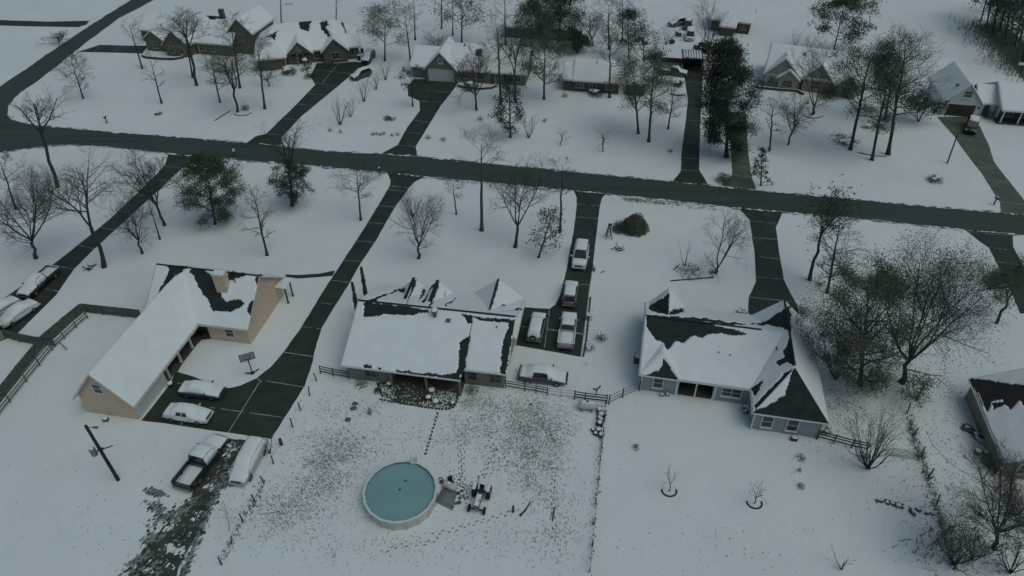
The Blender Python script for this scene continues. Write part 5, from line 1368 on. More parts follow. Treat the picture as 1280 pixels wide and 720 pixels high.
for (px, py, lb) in ((507, 601, 'upper dark float on the pool water'), (500, 612, 'lower dark float on the pool water')):
    b = at(px, py, PH - .27); m = MB(); m.blob((0, 0, .02), (.11, .1, .05) if 'float' in lb else (.18, .3, .02), px, .2, 9, 6)
    o = m.build('pool_float' if 'float' in lb else 'leaf_clump', 'black_plastic' if 'float' in lb else 'pool_liner', None, True); o.location = b; tag(o, lb, 'float' if 'float' in lb else 'leaves')
# sand filter tank, chair, tarp
a_ = at(554, 607); b_ = at(571, 615); d_ = (b_ - a_); 
t = thing('filter_tank', a_, math.atan2(d_.y, d_.x), 'pale horizontal filter tank lying right of the pool', 'tank')
L_ = d_.length
m = MB(); m.tube([(0, 0, .5), (.12, 0, .5), (.3, 0, .5), (L_ - .3, 0, .5), (L_ - .12, 0, .5), (L_, 0, .5)], [.06, .28, .36, .36, .28, .06], 14); m.build('tank', 'tank_white', t, True)
for x in (.35, L_ - .35): m = MB(); m.box((x, 0, .1), (.12, .6, .22)); m.build('foot', 'steel', t)
m = MB(); m.tube([(.1, .1, .5), (-.25, .25, .7), (-.5, .35, .5), (-.7, .3, .2)], .05, 6); m.build('hose', 'black_plastic', t)
m = MB(); m.blob((L_ * .45, 0, .86), (.16, .14, .07)); m.build('snow_cap', 'snow_roof', t, True)
t = thing('lawn_chair', at(564, 606), .4, 'small dark chair standing behind the filter tank', 'chair')
m = MB(); m.box((0, 0, .42), (.5, .5, .05)); m.build('seat', 'black_plastic', t)
m = MB(); m.box((0, .26, .72), (.5, .05, .6)); m.build('backrest', 'black_plastic', t)
for sx in (-.22, .22):
    for sy in (-.22, .22): m = MB(); m.box((sx, sy, .2), (.04, .04, .42)); m.build('leg', 'black_plastic', t)
# tarp: crumpled sheet
t0 = at(559, 622)
m = MB(); n = 16
for j in range(n + 1):
    for i in range(n + 1):
        x = (i / n - .5) * 1.9; y = (j / n - .5) * 1.9
        z = .16 + .32 * math.exp(-((x + .25) ** 2 + (y - .1) ** 2) * 2.2) + .13 * noise.noise(Vector((x * 2.2, y * 2.2, 4))) - .14 * max(abs(i / n - .5), abs(j / n - .5)) * 2
        m.v.append((x * (1 - .22 * (y + .95) / 1.9) + .22 * y * -1, y, max(.03, z)))
for j in range(n):
    for i in range(n):
        a = j * (n + 1) + i; m.f.append((a, a + 1, a + n + 2, a + n + 1)); m.m.append(0)
o = m.build('tarp', 'tarp', None, True); o.location = t0; o.rotation_euler.z = -.5; tag(o, 'crumpled grey-green tarp on the ground right of the pool', 'tarp')
rng = random.Random(9)
for k, (px, py, r) in enumerate(((552, 603, .2), (546.5, 625, .22), (543, 629, .18), (573, 617, .2), (575, 623, .16), (570, 630, .15), (574, 629, .2), (566, 634, .13), (578, 614, .15))):
    m = MB(); m.blob((0, 0, r * .5), (r, r * .9, r * .7), k, .5, 9, 6); o = m.build('rock', 'rock', None, True); o.location = at(px, py)
    tag(o, 'small dark lump, ' + ('between pool and filter tank', 'at the tarp\'s pool-side edge', 'below the tarp by the pool wall', 'right of the filter tank\'s far end', 'right of the tarp, farthest from the pool', 'below the tarp\'s right corner', 'in the trampled snow right of the tarp', 'lowest one under the tarp', 'by the footprints right of the filter tank')[k], 'rubble', 'rubble round the pool filter')
# tractor
a_, b_ = at(596.5, 638), at(603, 617); d_ = a_ - b_; c_ = (a_ + b_) / 2
t = thing('tractor', (c_.x, c_.y, 0), math.atan2(d_.y, d_.x), 'small snow-dusted farm tractor with big rear wheels in the pool yard', 'tractor')
m = MB(); m.box((.55, 0, .85), (1.3, .52, .42)); m.box((1.2, 0, .75), (.1, .5, .5)); m.box((-.4, 0, .6), (.9, .36, .4)); m.build('body', 'tractor', t)
m = MB(); m.box((.55, 0, 1.08), (1.25, .44, .06)); m.build('snow', 'snow_roof', t)
for sg in (-1, 1):
    m = MB(); m.tube([(-.75, sg * .52, .62), (-.75, sg * .84, .62)], .62, 18); w_ = m.build('rear_wheel', 'tire', t)
    m = MB(); m.tube([(-.75, sg * .83, .62), (-.75, sg * .87, .62)], .34, 14); m.build('rim', 'rim', w_)
    m = MB(); m.tube([(1.05, sg * .62, .34), (1.05, sg * .82, .34)], .34, 14); w_ = m.build('front_wheel', 'tire', t)
    m = MB(); m.tube([(1.05, sg * .81, .34), (1.05, sg * .84, .34)], .17, 12); m.build('rim', 'rim', w_)
    m = MB(); m.box((-.75, sg * .66, 1.3), (.95, .36, .06)); f_ = m.build('fender', 'tractor', t)
    m = MB(); m.box((-.75, sg * .66, 1.35), (.85, .3, .05)); m.build('snow', 'snow_roof', f_)
m = MB(); m.box((1.05, 0, .36), (.12, 1.3, .1)); m.box((-.75, 0, .62), (.16, 1.2, .16)); m.build('axle', 'black_plastic', t)
m = MB(); m.box((-.72, 0, .98), (.44, .44, .08)); m.box((-.95, 0, 1.2), (.08, .44, .36)); m.build('seat', 'black_plastic', t)
m = MB(); m.tube([(-.05, 0, 1.0), (-.3, 0, 1.3)], .025, 6); m.tube([(-.3 + .18 * math.sin(q / 12 * 6.283) * .5, .2 * math.cos(q / 12 * 6.283), 1.3 + .1 * math.sin(q / 12 * 6.283)) for q in range(13)], .02, 5); m.build('steering_wheel', 'black_plastic', t)
m = MB(); m.tube([(.7, .16, 1.0), (.7, .16, 1.5)], .035, 7); m.build('exhaust_pipe', 'black_plastic', t)

# propane tank and corner clutter
a_, b_ = at(722, 511), at(745, 513); d_ = b_ - a_; L_ = d_.length
t = thing('gas_tank', a_, math.atan2(d_.y, d_.x), 'white horizontal gas tank by the fence corner right of the centre house', 'tank')
m = MB(); m.tube([(0, 0, .75), (.15, 0, .75), (.4, 0, .75), (L_ - .4, 0, .75), (L_ - .15, 0, .75), (L_, 0, .75)], [.08, .36, .46, .46, .36, .08], 16); m.build('tank', 'tank_white', t, True)
for x in (.45, L_ - .45): m = MB(); m.box((x, 0, .18), (.14, .8, .36)); m.build('foot', 'steel', t)
m = MB(); m.tube([(L_ / 2, 0, 1.15), (L_ / 2, 0, 1.32)], .14, 10); m.build('dome', 'steel', t)
m = MB(); m.blob((L_ / 2, 0, 1.17), (.8, .26, .07), 3, .3); m.build('snow', 'snow_roof', t, True)
rng = random.Random(12)
for k, (px, py, s1, s2, s3) in enumerate(((749, 514, .7, .5, .5), (751, 520, .6, .6, .4), (750, 526, .8, .4, .5), (749, 532, .5, .6, .6), (748, 539, .6, .5, .4), (744, 543, .4, .4, .3), (751, 546, .5, .5, .5), (741, 539, .35, .3, .35))):
    t = thing('crate', at(px, py), rng.uniform(0, 3), 'snow-topped crate, ' + ORD[k] + ' from the gas tank in the clutter row along the fence', 'crate', 'clutter row by the fence corner')
    m = MB(); m.box((0, 0, s3 / 2), (s1, s2, s3), 0, .93); m.box((0, 0, s3 - .05), (s1 * 1.02, s2 * 1.02, .06)); m.build('box', 'wood_dark' if k % 2 else 'vent', t)
    m = MB(); m.blob((0, 0, s3), (s1 * .48, s2 * .48, .09), k, .3, 10, 6); m.build('snow_cap', 'snow_roof', t, True)
t = thing('water_pump', at(745, 494), .3, 'small forked dark yard pump standing behind the gas tank fence', 'pump')
m = MB(); m.tube([(0, 0, 0), (0, 0, .9)], .06, 7); m.build('post', 'black_plastic', t)
m = MB(); m.bar((0, 0, .85), (.5, .1, 1.2), .12, .1); m.build('handle', 'black_plastic', t); m = MB(); m.bar((0, 0, .8), (-.4, 0, 1.15), .14, .12); m.build('spout', 'black_plastic', t)

# utility pole with transformer and yard lamp
def pole(name, label, base, top, r, group=None):
    b = at(*base); h_ = height_of(base, top[1]); tp = at(top[0], top[1], h_)
    t = thing(name, b, 0, label, 'pole', group)
    m = MB(); m.tube([(0, 0, -.1), (tp.x - b.x, 0, h_)], [r, r * .75], 10); m.build('pole', 'pole_wood', t); return t, h_, tp.x - b.x
t, h_, lx = pole('utility_pole', 'dark wooden utility pole with a transformer in the lower left snow', (148, 600), (107, 532), .17)
m = MB(); m.tube([(lx * .52 - .65, -.1, h_ * .50), (lx * .52 - .65, -.1, h_ * .50 + .9)], .28, 14); m.tube([(lx * .52 - .65, -.1, h_ * .50 + .9), (lx * .52 - .65, -.1, h_ * .50 + .98)], [.28, .12], 14); tr_ = m.build('transformer', 'steel', t)
m = MB(); m.blob((lx * .52 - .65, -.1, h_ * .50 + .99), (.24, .24, .07)); m.build('snow_cap', 'snow_roof', tr_, True)
m = MB(); m.bar((lx * .52 - .5, -.05, h_ * .55), (lx * .52 + .9, .5, h_ * .57), .07, .08); m.bar((lx * .52 - .2, 0, h_ * .58), (lx * .52 + .25, .1, h_ * .58), .2, .16); m.build('bracket', 'black_plastic', t)
m = MB(); m.bar((lx, 0, h_ - .25), (lx + .75, -.05, h_ - .15), .06, .06); m.box((lx + .85, -.05, h_ - .2), (.4, .2, .12)); m.build('lamp_head', 'steel', t)
m = MB(); m.bar((0, -.02, .2), (.35, .05, .9), .05, .05); m.build('guard', 'black_plastic', t)
pole('utility_pole', 'lone slim dark pole left of the far right driveway', (1184, 204), (1197, 168), .12)
t, h_, lx = pole('lamp_post', 'white-topped post at the right edge of the big snowfield', (1274, 96), (1279, 80), .1)
m = MB(); m.box((lx - .2, 0, h_), (1.2, .6, .35)); m.build('lamp_head', 'white_trim', t)

# basketball hoop beside the parking apron
t = thing('basketball_hoop', at(316, 468), math.radians(25), 'portable basketball hoop at the snowy edge of the parking apron', 'basketball hoop')
m = MB(); m.bar((0, .1, .08), (-.75, .5, .08), .1, .1); m.bar((0, .1, .08), (.75, .5, .08), .1, .1); m.box((0, .15, .1), (.35, .35, .16)); m.build('base', 'black_plastic', t)
m = MB(); m.tube([(0, .2, .2), (0, 0, 2.9)], .06, 8); m.bar((0, .05, 2.6), (0, -.5, 3.0), .06, .1); m.build('post', 'black_plastic', t)
m = MB(); m.box((0, -.55, 3.2), (1.5, .05, 1.0)); bb = m.build('backboard', 'paint_silver', t)
m = MB()
for z in (2.72, 3.68): m.box((0, -.56, z), (1.55, .08, .07))
for x in (-.75, .75): m.box((x, -.56, 3.2), (.07, .08, 1.0))
m.box((0, -.585, 3.35), (.6, .03, .05)); m.box((0, -.585, 2.95), (.6, .03, .05)); m.box((-.3, -.585, 3.15), (.05, .03, .4)); m.box((.3, -.585, 3.15), (.05, .03, .4)); m.build('frame', 'black_plastic', bb)
m = MB(); m.tube([(.23 * math.cos(q / 14 * 6.283), -.85 + .23 * math.sin(q / 14 * 6.283), 2.85) for q in range(15)], .02, 5); m.build('rim', 'lamp_red', bb)
m = MB(); m.box((0, -.55, 3.74), (1.5, .08, .05)); m.build('snow_cap', 'snow_roof', bb)

# by the tan garage: planter, bin
t = thing('planter', at(214, 483), 0, 'dark planter with a white snow top by the tan garage corner', 'planter')
m = MB(); m.tube([(0, 0, 0), (0, 0, .5)], [.24, .32], 12); m.build('pot', 'black_plastic', t); m = MB(); m.blob((0, 0, .55), (.3, .3, .16), 2, .3); m.build('snow_cap', 'snow_roof', t, True)
for k, (px, py, lb) in enumerate(((213, 461, 'dark garden chair on the tan house porch, nearer the garage'), (221, 453, 'dark garden chair on the tan house porch, farther from the garage'))):
    t = thing('garden_chair', at(px, py), 1.4, lb, 'chair', 'porch chairs of the tan house')
    m = MB(); m.box((0, 0, .42), (.55, .55, .06)); m.build('seat', 'wood_dark', t); m = MB(); m.box((0, .28, .75), (.55, .05, .6)); m.build('backrest', 'wood_dark', t)
    for sx in (-.24, .24):
        for sy in (-.24, .24): m = MB(); m.box((sx, sy, .2), (.05, .05, .42)); m.build('leg', 'wood_dark', t)
t = thing('utility_box', at(133, 526), .1, 'small snow-capped box in the snow before the tan gable wall', 'box')
m = MB(); m.box((0, 0, .2), (.5, .35, .4)); m.build('box', 'vent', t); m = MB(); m.blob((0, 0, .42), (.27, .2, .1)); m.build('snow_cap', 'snow_roof', t, True)

# patio of the centre house
tag(sheet('patio', [[(470, 478), (477, 497), (500, 503), (545, 510), (566, 510), (573, 497), (574, 484), (540, 476)]], .009, 'bare_soil', .25, .3, 31), kind='structure')
rng = random.Random(44)
sp_ = []
for _ in range(1700):
    px, py = rng.uniform(470, 575), rng.uniform(476, 512)
    if inpoly(px, py, [(474, 480), (479, 497), (545, 511), (566, 510), (574, 486), (540, 478)]) and not (492 < px < 534 and 482 < py < 503 and rng.random() < .8): sp_.append((px, py, rng.uniform(.03, .09), rng.uniform(.03, .08)))
patch('patio_snow', sp_, 'snow', .0125, 8, 10)
pp = [at(*p) for p in ((475, 499), (488, 502), (510, 506), (530, 509), (547, 511.5), (560, 512), (568, 509), (572, 501), (573, 493))]
for a, b in zip(pp, pp[1:]):
    L = (b - a).length; n = int(L / .32)
    for k in range(n):
        c = a.lerp(b, (k + .5) / n); ed = MB(); ed.box((0, 0, .08), (.26, .18, .17), math.atan2((b - a).y, (b - a).x) + rng.gauss(0, .12), .85); o = ed.build('edging_stone', 'paver'); o.location = (c.x + rng.gauss(0, .02), c.y + rng.gauss(0, .02), 0); tag(o, 'dark edging stone in the row around the patio bed', 'stone', 'edging stones of the patio bed')
for k in range(12):
    f = k / 11; m = MB(); m.box((0, 0, .03), (.2, .27, .06), rng.gauss(0, .2), .9); o = m.build('stepping_stone', 'paver'); o.location = at(547 - 15 * f, 517 + 50 * f); tag(o, ORD[k] + ' dark stepping stone on the path from patio to pool', 'stone', 'stepping stones from patio to pool')
for k, (px, py, s, lb) in enumerate(((487, 483, .55, 'snow-topped stool at the left end of the patio'), (540, 491, .75, 'snow-topped dark patio table by the porch posts'), (536, 500, .6, 'snow-topped chair left of the lump by the patio edge'), (545, 505, .7, 'snow-covered lump by the patio edge'), (472, 491, .5, 'dark box left of the patio bed'), (566, 507, .45, 'round white lump at the right end of the patio edge'))):
    t = thing('patio_table' if 'table' in lb or 'stool' in lb else 'patio_item', at(px, py), k * .7, lb, 'patio furniture', 'patio furniture')
    m = MB(); m.box((0, 0, .5), (s, s, .05))
    m.build('top', 'wood_dark', t)
    for sx in (-.4, .4):
        for sy in (-.4, .4): m = MB(); m.box((sx * s, sy * s, .25), (.06, .06, .5)); m.build('leg', 'wood_dark', t)
    if k != 4:
        m = MB(); m.blob((0, 0, .54), (s * .5, s * .5, .13), k, .3, 10, 6); m.build('snow_cap', 'snow_roof', t, True)
for k, (px, py, r, lb) in enumerate(((444, 505, .33, 'topmost of three pale round stones left of the patio'), (442, 511, .36, 'middle one of three pale round stones left of the patio'), (435, 525, .34, 'lowest of three pale round stones left of the patio'))):
    m = MB(); m.blob((0, 0, .05), (r, r * .8, .14), k + 5, .25, 12, 6); o = m.build('stone', 'vent', None, True); o.location = at(px, py); tag(o, lb, 'stone', 'pale stones in the pool yard')
bush('dark ragged plant standing in the yard left of the patio', (463, 517), .8, 1.1, 90, 'leaf_dark', 130, name='plant', group='garden plants by the patio')
bush('brown grassy plant at the right end of the centre house wall', (590, 489), 1.8, .8, 91, 'leaf_olive', 260, name='plant', group='garden plants by the patio')
bush('low plants under the left window of the centre house', (452, 480), 2.0, .5, 92, 'leaf_brown', 160, name='plant', group='garden plants by the patio')
t = thing('air_conditioner', at(797, 452), -.19, 'dark air conditioner box beside the blue house\'s left wall', 'air conditioner')
m = MB(); m.box((0, 0, .45), (.85, .85, .9)); m.build('case', 'vent', t)
m = MB()
for k in range(5): m.box((0, 0, .15 + k * .15), (.88, .88, .04))
m.build('grille', 'black_plastic', t)
m = MB(); m.blob((0, 0, .92), (.4, .4, .09)); m.build('snow_cap', 'snow_roof', t, True)
t = thing('air_conditioner', at(643, 429), -.15, 'tall pale utility cabinet against the centre house\'s garage wall', 'cabinet')
m = MB(); m.box((0, 0, .6), (.5, .8, 1.2)); m.build('case', 'tank_white', t)
m = MB(); m.box((.26, 0, .65), (.02, .5, .7)); m.build('door', 'white_trim', t)
# stones and bench along the blue house
for k, (px, py, lb) in enumerate(((827, 495, 'left of two low dark stools under the blue house\'s left window'), (834, 494.5, 'right of two low dark stools under the blue house\'s left window'))):
    t = thing('stool', at(px, py), -.2, lb, 'stool', 'stools under the window')
    m = MB(); m.box((0, 0, .3), (.42, .35, .05)); m.build('seat', 'wood_dark', t)
    for sx in (-.17, .17):
        for sy in (-.13, .13): m = MB(); m.box((sx, sy, .14), (.04, .04, .3)); m.build('leg', 'wood_dark', t)
    m = MB(); m.blob((0, 0, .33), (.2, .17, .07)); m.build('snow_cap', 'snow_roof', t, True)
bush('dark leggy shrub in the corner of the blue house wing', (932, 515), 1.2, .9, 93, 'leaf_dark', 160, name='plant', group='garden plants by the blue house', snow=.3)
t = thing('heat_pump', at(992, 550), -.2, 'small dark box at the blue house\'s front wing wall', 'box')
m = MB(); m.box((0, 0, .2), (.6, .4, .4)); m.build('case', 'black_plastic', t); m = MB(); m.blob((0, 0, .42), (.3, .2, .08)); m.build('snow_cap', 'snow_roof', t, True)

# A-frame ornament near the round bush, round stump ring
t = thing('windmill_tower', at(760.5, 297), .1, 'small dark A-shaped garden windmill tower beside the round bush', 'garden ornament')
for sx in (-.42, .42):
    for sy in (-.42, .42): m = MB(); m.bar((sx, sy, 0), (sx * .12, sy * .12, 2.1), .09, .09); m.build('leg', 'wood_dark', t)
m = MB()
for z in (.55, 1.15, 1.65):
    q = .42 * (1 - z / 2.4)
    for a, b in (((-q, -q), (q, -q)), ((q, -q), (q, q)), ((q, q), (-q, q)), ((-q, q), (-q, -q))): m.bar((*a, z), (*b, z), .06, .06)
m.build('brace', 'wood_dark', t)
m = MB(); m.box((0, 0, 2.15), (.35, .35, .15)); m.box((0, -.2, 2.3), (.5, .08, .35)); m.build('head', 'black_plastic', t)
def mailbox(label, base, m_='black_plastic'):
    t = thing('mailbox', at(*base), .1, label, 'mailbox', 'roadside mailboxes')
    q = MB(); q.box((0, 0, .55), (.14, .14, 1.1)); q.build('post', 'wood_dark', t)
    q = MB(); q.tube([(0, -.3, 1.2), (0, .3, 1.2)], .16, 10); q.box((0, 0, 1.12), (.3, .6, .16)); q.build('box', m_, t)
    q = MB(); q.blob((0, 0, 1.36), (.13, .26, .05)); q.build('snow_cap', 'snow_roof', t, True)
mailbox('black mailbox at the mouth of the long driveway, below the road', (475, 219))
mailbox('small mailbox on the corner lot\'s roadside', (134, 154)); mailbox('mailbox beside the mouth of the far right driveway', (1242, 256))
mailbox('pale mailbox at the road edge below the corner lot', (294, 196), 'tank_white')
for k, (px, py, lb) in enumerate(((449, 75, 'dark wheeled bin by the three-gabled house wall'), (453, 66, 'dark wheeled bin behind the snow-roofed car'))):
    t = thing('trash_bin', at(px, py), .2, lb, 'bin', 'dark bins')
    m = MB(); m.box((0, 0, .5), (.6, .6, 1.0), 0, 1.12); m.build('body', 'black_plastic', t); m = MB(); m.blob((0, 0, 1.02), (.35, .35, .16)); m.build('snow_cap', 'snow_roof', t, True)
for k, (px, py, lb) in enumerate(((796, 52, 'dark covered heap in the far yard, left of three'), (801, 50, 'small dark barrel in the far yard, middle of three'), (806, 55, 'dark garden seat in the far yard, right of three'), (848, 45, 'pair of dark crates left of the far white van'), (840, 54, 'low reddish snow-dusted heap below the far forked bush'), (870, 61, 'snow-specked dark wood heap behind the carport'), (846, 108, 'dark bundle in the round snow island beside the far driveway'), (836, 92, 'dark clutter left of the carport pickup'))):
    t = thing('yard_heap', at(px, py), k, lb, 'heap', 'clutter in the far yard')
    m = MB(); m.box((0, 0, .4), (1.3, .8, .8), 0, .8); m.box((.5, .3, .6), (.4, .5, .9), .5); m.build('load', 'porch_dark' if k != 4 else 'porch_brown', t)
    m = MB(); m.blob((-.1, 0, .85), (.5, .36, .14), k, .4); m.build('snow_cap', 'snow_roof', t, True)
def low_edge(label, pts, name='bed_edging', h_=.22, w_=.25, m_='paver', snow=True):
    q = MB(); pw = [at(*p) for p in pts]
    for a, b in zip(pw, pw[1:]): q.bar(a + Vector((0, 0, h_ / 2)), b + Vector((0, 0, h_ / 2)), w_, h_)
    o = tag(q.build(name, m_), label, 'edging', 'garden bed edgings')
    if snow:
        q = MB()
        for a, b in zip(pw, pw[1:]): q.bar(a + Vector((0, 0, h_ + .02)), b + Vector((0, 0, h_ + .02)), w_ * .6, .05)
        q.build('snow_cap', 'snow_roof', o)
low_edge('curved stone bed edge before the upper left brick house', [(178, 71), (184, 73), (200, 74.5), (217, 75), (228, 73), (232, 69)], h_=.5, w_=.4)
low_edge('curved bed edge before the grey garage house wall', [(572, 108), (580, 110), (600, 112), (614, 111), (621, 108)], h_=.4, w_=.35)
low_edge('low wall along the front of the pale gabled house', [(943, 110), (960, 112), (982, 114), (996, 115), (1004, 119)], h_=.5, w_=.35)
low_edge('dark bed edge around the twin-trunk tree', [(1004, 144), (1009, 147), (1016, 148), (1024, 147), (1028, 145)], h_=.15)
low_edge('dark log edge under the upper right grove', [(1073, 191), (1082, 193), (1094, 195), (1108, 195.5)], h_=.15)
low_edge('ring bed edge around the stout bare tree, upper left', [(293, 143), (300, 145), (309, 144), (314, 141)], h_=.14, w_=.2)
low_edge('thin bed edge before the twin-stemmed tree', [(838, 351.5), (855, 350), (875, 348.5), (892, 347)], h_=.12, w_=.14, snow=False)
low_edge('small bed edge at the left corner of the bed by the twin-stemmed tree', [(842, 338), (848, 332)], h_=.12, w_=.1, snow=False)
low_edge('dark stone edge on the island tip of the carport driveway', [(838, 118), (848, 120), (856, 119)], h_=.25)
low_edge('fallen dark pole by the bed left of the ring bed', [(269, 151), (278, 145), (288, 139)], name='fallen_pole', h_=.12, w_=.12, snow=False)
# landscape stones in the right yard and junk by the olive house
for k, (px, py, r) in enumerate(((1098, 626, .3), (1102, 626.5, .28), (1109, 628.5, .34), (1115, 629.5, .36), (1122, 632.5, .46), (1128, 634, .3), (1140, 640.5, .42), (1147, 638, .3), (1159, 642, .32), (1166, 643, .25))):
    m = MB(); m.blob((0, 0, r * .25), (r, r * .6, r * .45), k + 30, .6, 10, 6, 2.0); o = m.build('rock', 'rock', None, False); o.location = at(px, py); o.rotation_euler.z = k * .8
    tag(o, 'dark snow-topped rock, ' + ORD[k] + ' from the left in the right back yard row', 'rock', 'row of rocks in the right back yard')
    q = MB(); q.blob((0, .05, r * .62), (r * .6, r * .4, .08), k, .3, 8, 5); q.build('snow_cap', 'snow_roof', o, True)
for k, (px, py, kind_, lb) in enumerate(((1225, 549, 'tire', 'big tyre with a white rim lying against the olive house wall'), (1221, 567, 'tub', 'round pale tub below the big tyre by the olive wall'), (1231, 568, 'tub', 'pale drum right of the tub by the olive wall'), (1233, 578, 'heap', 'dark heap nearest the olive house\'s front corner'), (1220, 545, 'heap', 'dark heap behind the big tyre by the olive wall'), (1209, 537, 'heap', 'dark rubble patch farthest up along the olive wall'))):
    t = thing({'tire': 'old_tire', 'tub': 'tub', 'heap': 'junk_heap'}[kind_], at(px, py), k * .5, lb, {'tire': 'tyre', 'tub': 'tub', 'heap': 'heap'}[kind_], 'junk along the olive house')
    if kind_ == 'tire':
        m = MB(); m.tube([(.42 * math.cos(q / 18 * 6.283), .42 * math.sin(q / 18 * 6.283), .3) for q in range(19)], .17, 8); m.build('tread', 'tank_white', t, True); m = MB(); m.box((0, 0, .2), (.5, .5, .3)); m.build('hub', 'black_plastic', t)
    elif kind_ == 'tub':
        m = MB(); m.tube([(0, 0, 0), (0, 0, .5)], [.26, .34], 14); m.build('body', 'vent', t); m = MB(); m.blob((0, 0, .5), (.3, .3, .1)); m.build('snow_cap', 'snow_roof', t, True)
    else:
        m = MB(); m.blob((0, 0, .15), (.55, .45, .35), k, .7, 10, 7, 2); m.build('load', 'rock', t); m = MB(); m.blob((.1, .05, .42), (.25, .2, .1), k, .4, 8, 5); m.build('snow_cap', 'snow_roof', t, True)
for k, (px, py, lb) in enumerate(((112, 335, 'dark brush heap beside the foot of the tall leaning tree'), (740.5, 338, 'dark low heap on the right kerb of the car-filled driveway'), (773, 311, 'small dark heap below the windmill tower'))):
    m = MB()
    for q in range(14):
        a = rng.uniform(0, 6.28); c = Vector((rng.gauss(0, .45), rng.gauss(0, .35), .08)); m.bar(c, c + Vector((math.cos(a) * .6, math.sin(a) * .6, rng.uniform(.05, .3))), .07, .06)
    o = m.build('brush_heap', 'wood_dark'); o.location = at(px, py); tag(o, lb, 'brush heap', 'brush heaps')
for k, (px, py, r, lb) in enumerate(((352, 556, .17, 'thick dark stump post by the apron corner'), (889.5 - 248, 640, .12, 'thin standing pipe in the pool yard right of the tractor'))):
    m = MB(); m.tube([(0, 0, -.05), (0, 0, .9)], [r, r * .9], 9); o = m.build('stump_post', 'wood_dark'); o.location = at(px, py); tag(o, lb, 'post')
m = MB(); pw = [at(*p) for p in ((650, 645), (654, 641), (657, 638), (660, 633), (663, 628))]
m.tube([p + Vector((0, 0, .06)) for p in pw], [.12, .09, .08, .06, .04], 6); o = m.build('fallen_branch', 'bark'); tag(o, 'dark crooked branch lying in the pool yard right of the tractor', 'branch')
m = MB(); m.bar(at(691, 650) + Vector((0, 0, .06)), at(693, 635) + Vector((0, 0, .06)), .14, .1); tag(m.build('plank', 'wood_fence'), 'weathered plank lying in the trampled yard by the long wire fence', 'plank')
m = MB(); m.bar(at(306, 571) + Vector((0, 0, .05)), at(277, 594) + Vector((0, 0, .05)), .1, .06); tag(m.build('plank', 'wood_fence'), 'pale board lying on the dirt track beside the black pickup', 'plank')
m = MB(); m.bar((at(286, 432)), at(287, 430), .05, .05)
# pipe rail by the fences
m = MB(); a, b = at(71, 425, 1.3), at(84, 437, .2); m.bar(a, b, .1, .1); tag(m.build('fence_brace', 'wood_fence'), 'slanting brace beam where the two left fences meet', 'beam')
# low brick curb right of the parked cars
low_edge('ragged low planted edge right of the silver pickup', [(738, 372), (736, 395), (733, 425), (729, 446)], h_=.15, w_=.18, snow=False)
bush('scrubby plants right of the silver pickup, upper', (735, 398), 1.4, .6, 94, 'leaf_brown', 130, name='plant', group='scrub beside the car-filled driveway', snow=.3)
bush('taller scrubby plant right of the silver pickup, set out in the snow', (752, 425), 1.7, 1.1, 95, 'leaf_brown', 170, name='plant', group='scrub beside the car-filled driveway', snow=.3)
bush('scrubby plants right of the silver pickup, lower', (737, 436), 1.6, .6, 96, 'leaf_brown', 140, name='plant', group='scrub beside the car-filled driveway', snow=.3)
bush('scrub left of the blue house driveway\'s lower end', (927, 393), 1.9, .8, 97, 'leaf_brown', 200, name='plant', group='scrub beside the blue house driveway', snow=.3)
bush('scrub right of the blue house\'s north gable', (1003, 392), 2.6, 1.2, 98, 'leaf_dark', 420, name='plant', group='scrub beside the blue house driveway', snow=.2)
bush('small brown scrub at the foot of the leaning brown-leaved tree', (1024, 356), 1.3, .5, 99, 'leaf_brown', 110, name='plant', group='scrub beside the blue house driveway')
bush('dark scrub at the foot of the shrubby tree behind the rail fence', (1079, 572), 1.5, .9, 100, 'leaf_brown', 200, name='plant', group='scrub along the right fences', snow=.2)
bush('dark scrub at the gate post of the overgrown wire fence', (1150, 572), 1.0, 1.2, 101, 'leaf_dark', 240, name='plant', group='scrub along the right fences')
bush('dark shrub at the blue house\'s right front corner', (1030, 540), 1.6, .9, 102, 'leaf_dark', 260, name='plant', group='scrub along the right fences', snow=.3)

# ------------------------------------------------------------------ grass showing through, prints and weeds (uncountable)
def strokes(name, spots, m_, seed, lw=(.12, .34), ww=(.03, .065), lift=(.015, .06)):
    """short dark grass wisps and prints in the snow: (px, py, rx px, ry px, count, heading deg or None)"""
    rng = random.Random(seed); mb = MB()
    for (cx, cy, rx, ry, n, hd) in spots:
        for _ in range(n):
            px, py = rng.gauss(cx, rx), rng.gauss(cy, ry)
            if not (-40 < px < 1320 and 10 < py < 735): continue
            p = at(px, py)
            if noise.noise(Vector((p.x * .55, p.y * .55, seed))) < rng.uniform(-.95, .15): continue
            a = (math.radians(hd) + rng.gauss(0, .5)) if hd is not None else rng.uniform(0, 6.28)
            L = rng.uniform(*lw); w_ = rng.uniform(*ww); d = Vector((math.cos(a) * L / 2, math.sin(a) * L / 2, 0)); s = Vector((-math.sin(a) * w_ / 2, math.cos(a) * w_ / 2, 0))
            z0, z1 = Vector((0, 0, .012)), Vector((0, 0, rng.uniform(*lift)))
            mb.face((p - d + z0, p - s + z1, p + d + z0, p + s + z1))
    return tag(mb.build(name, m_), kind='stuff')
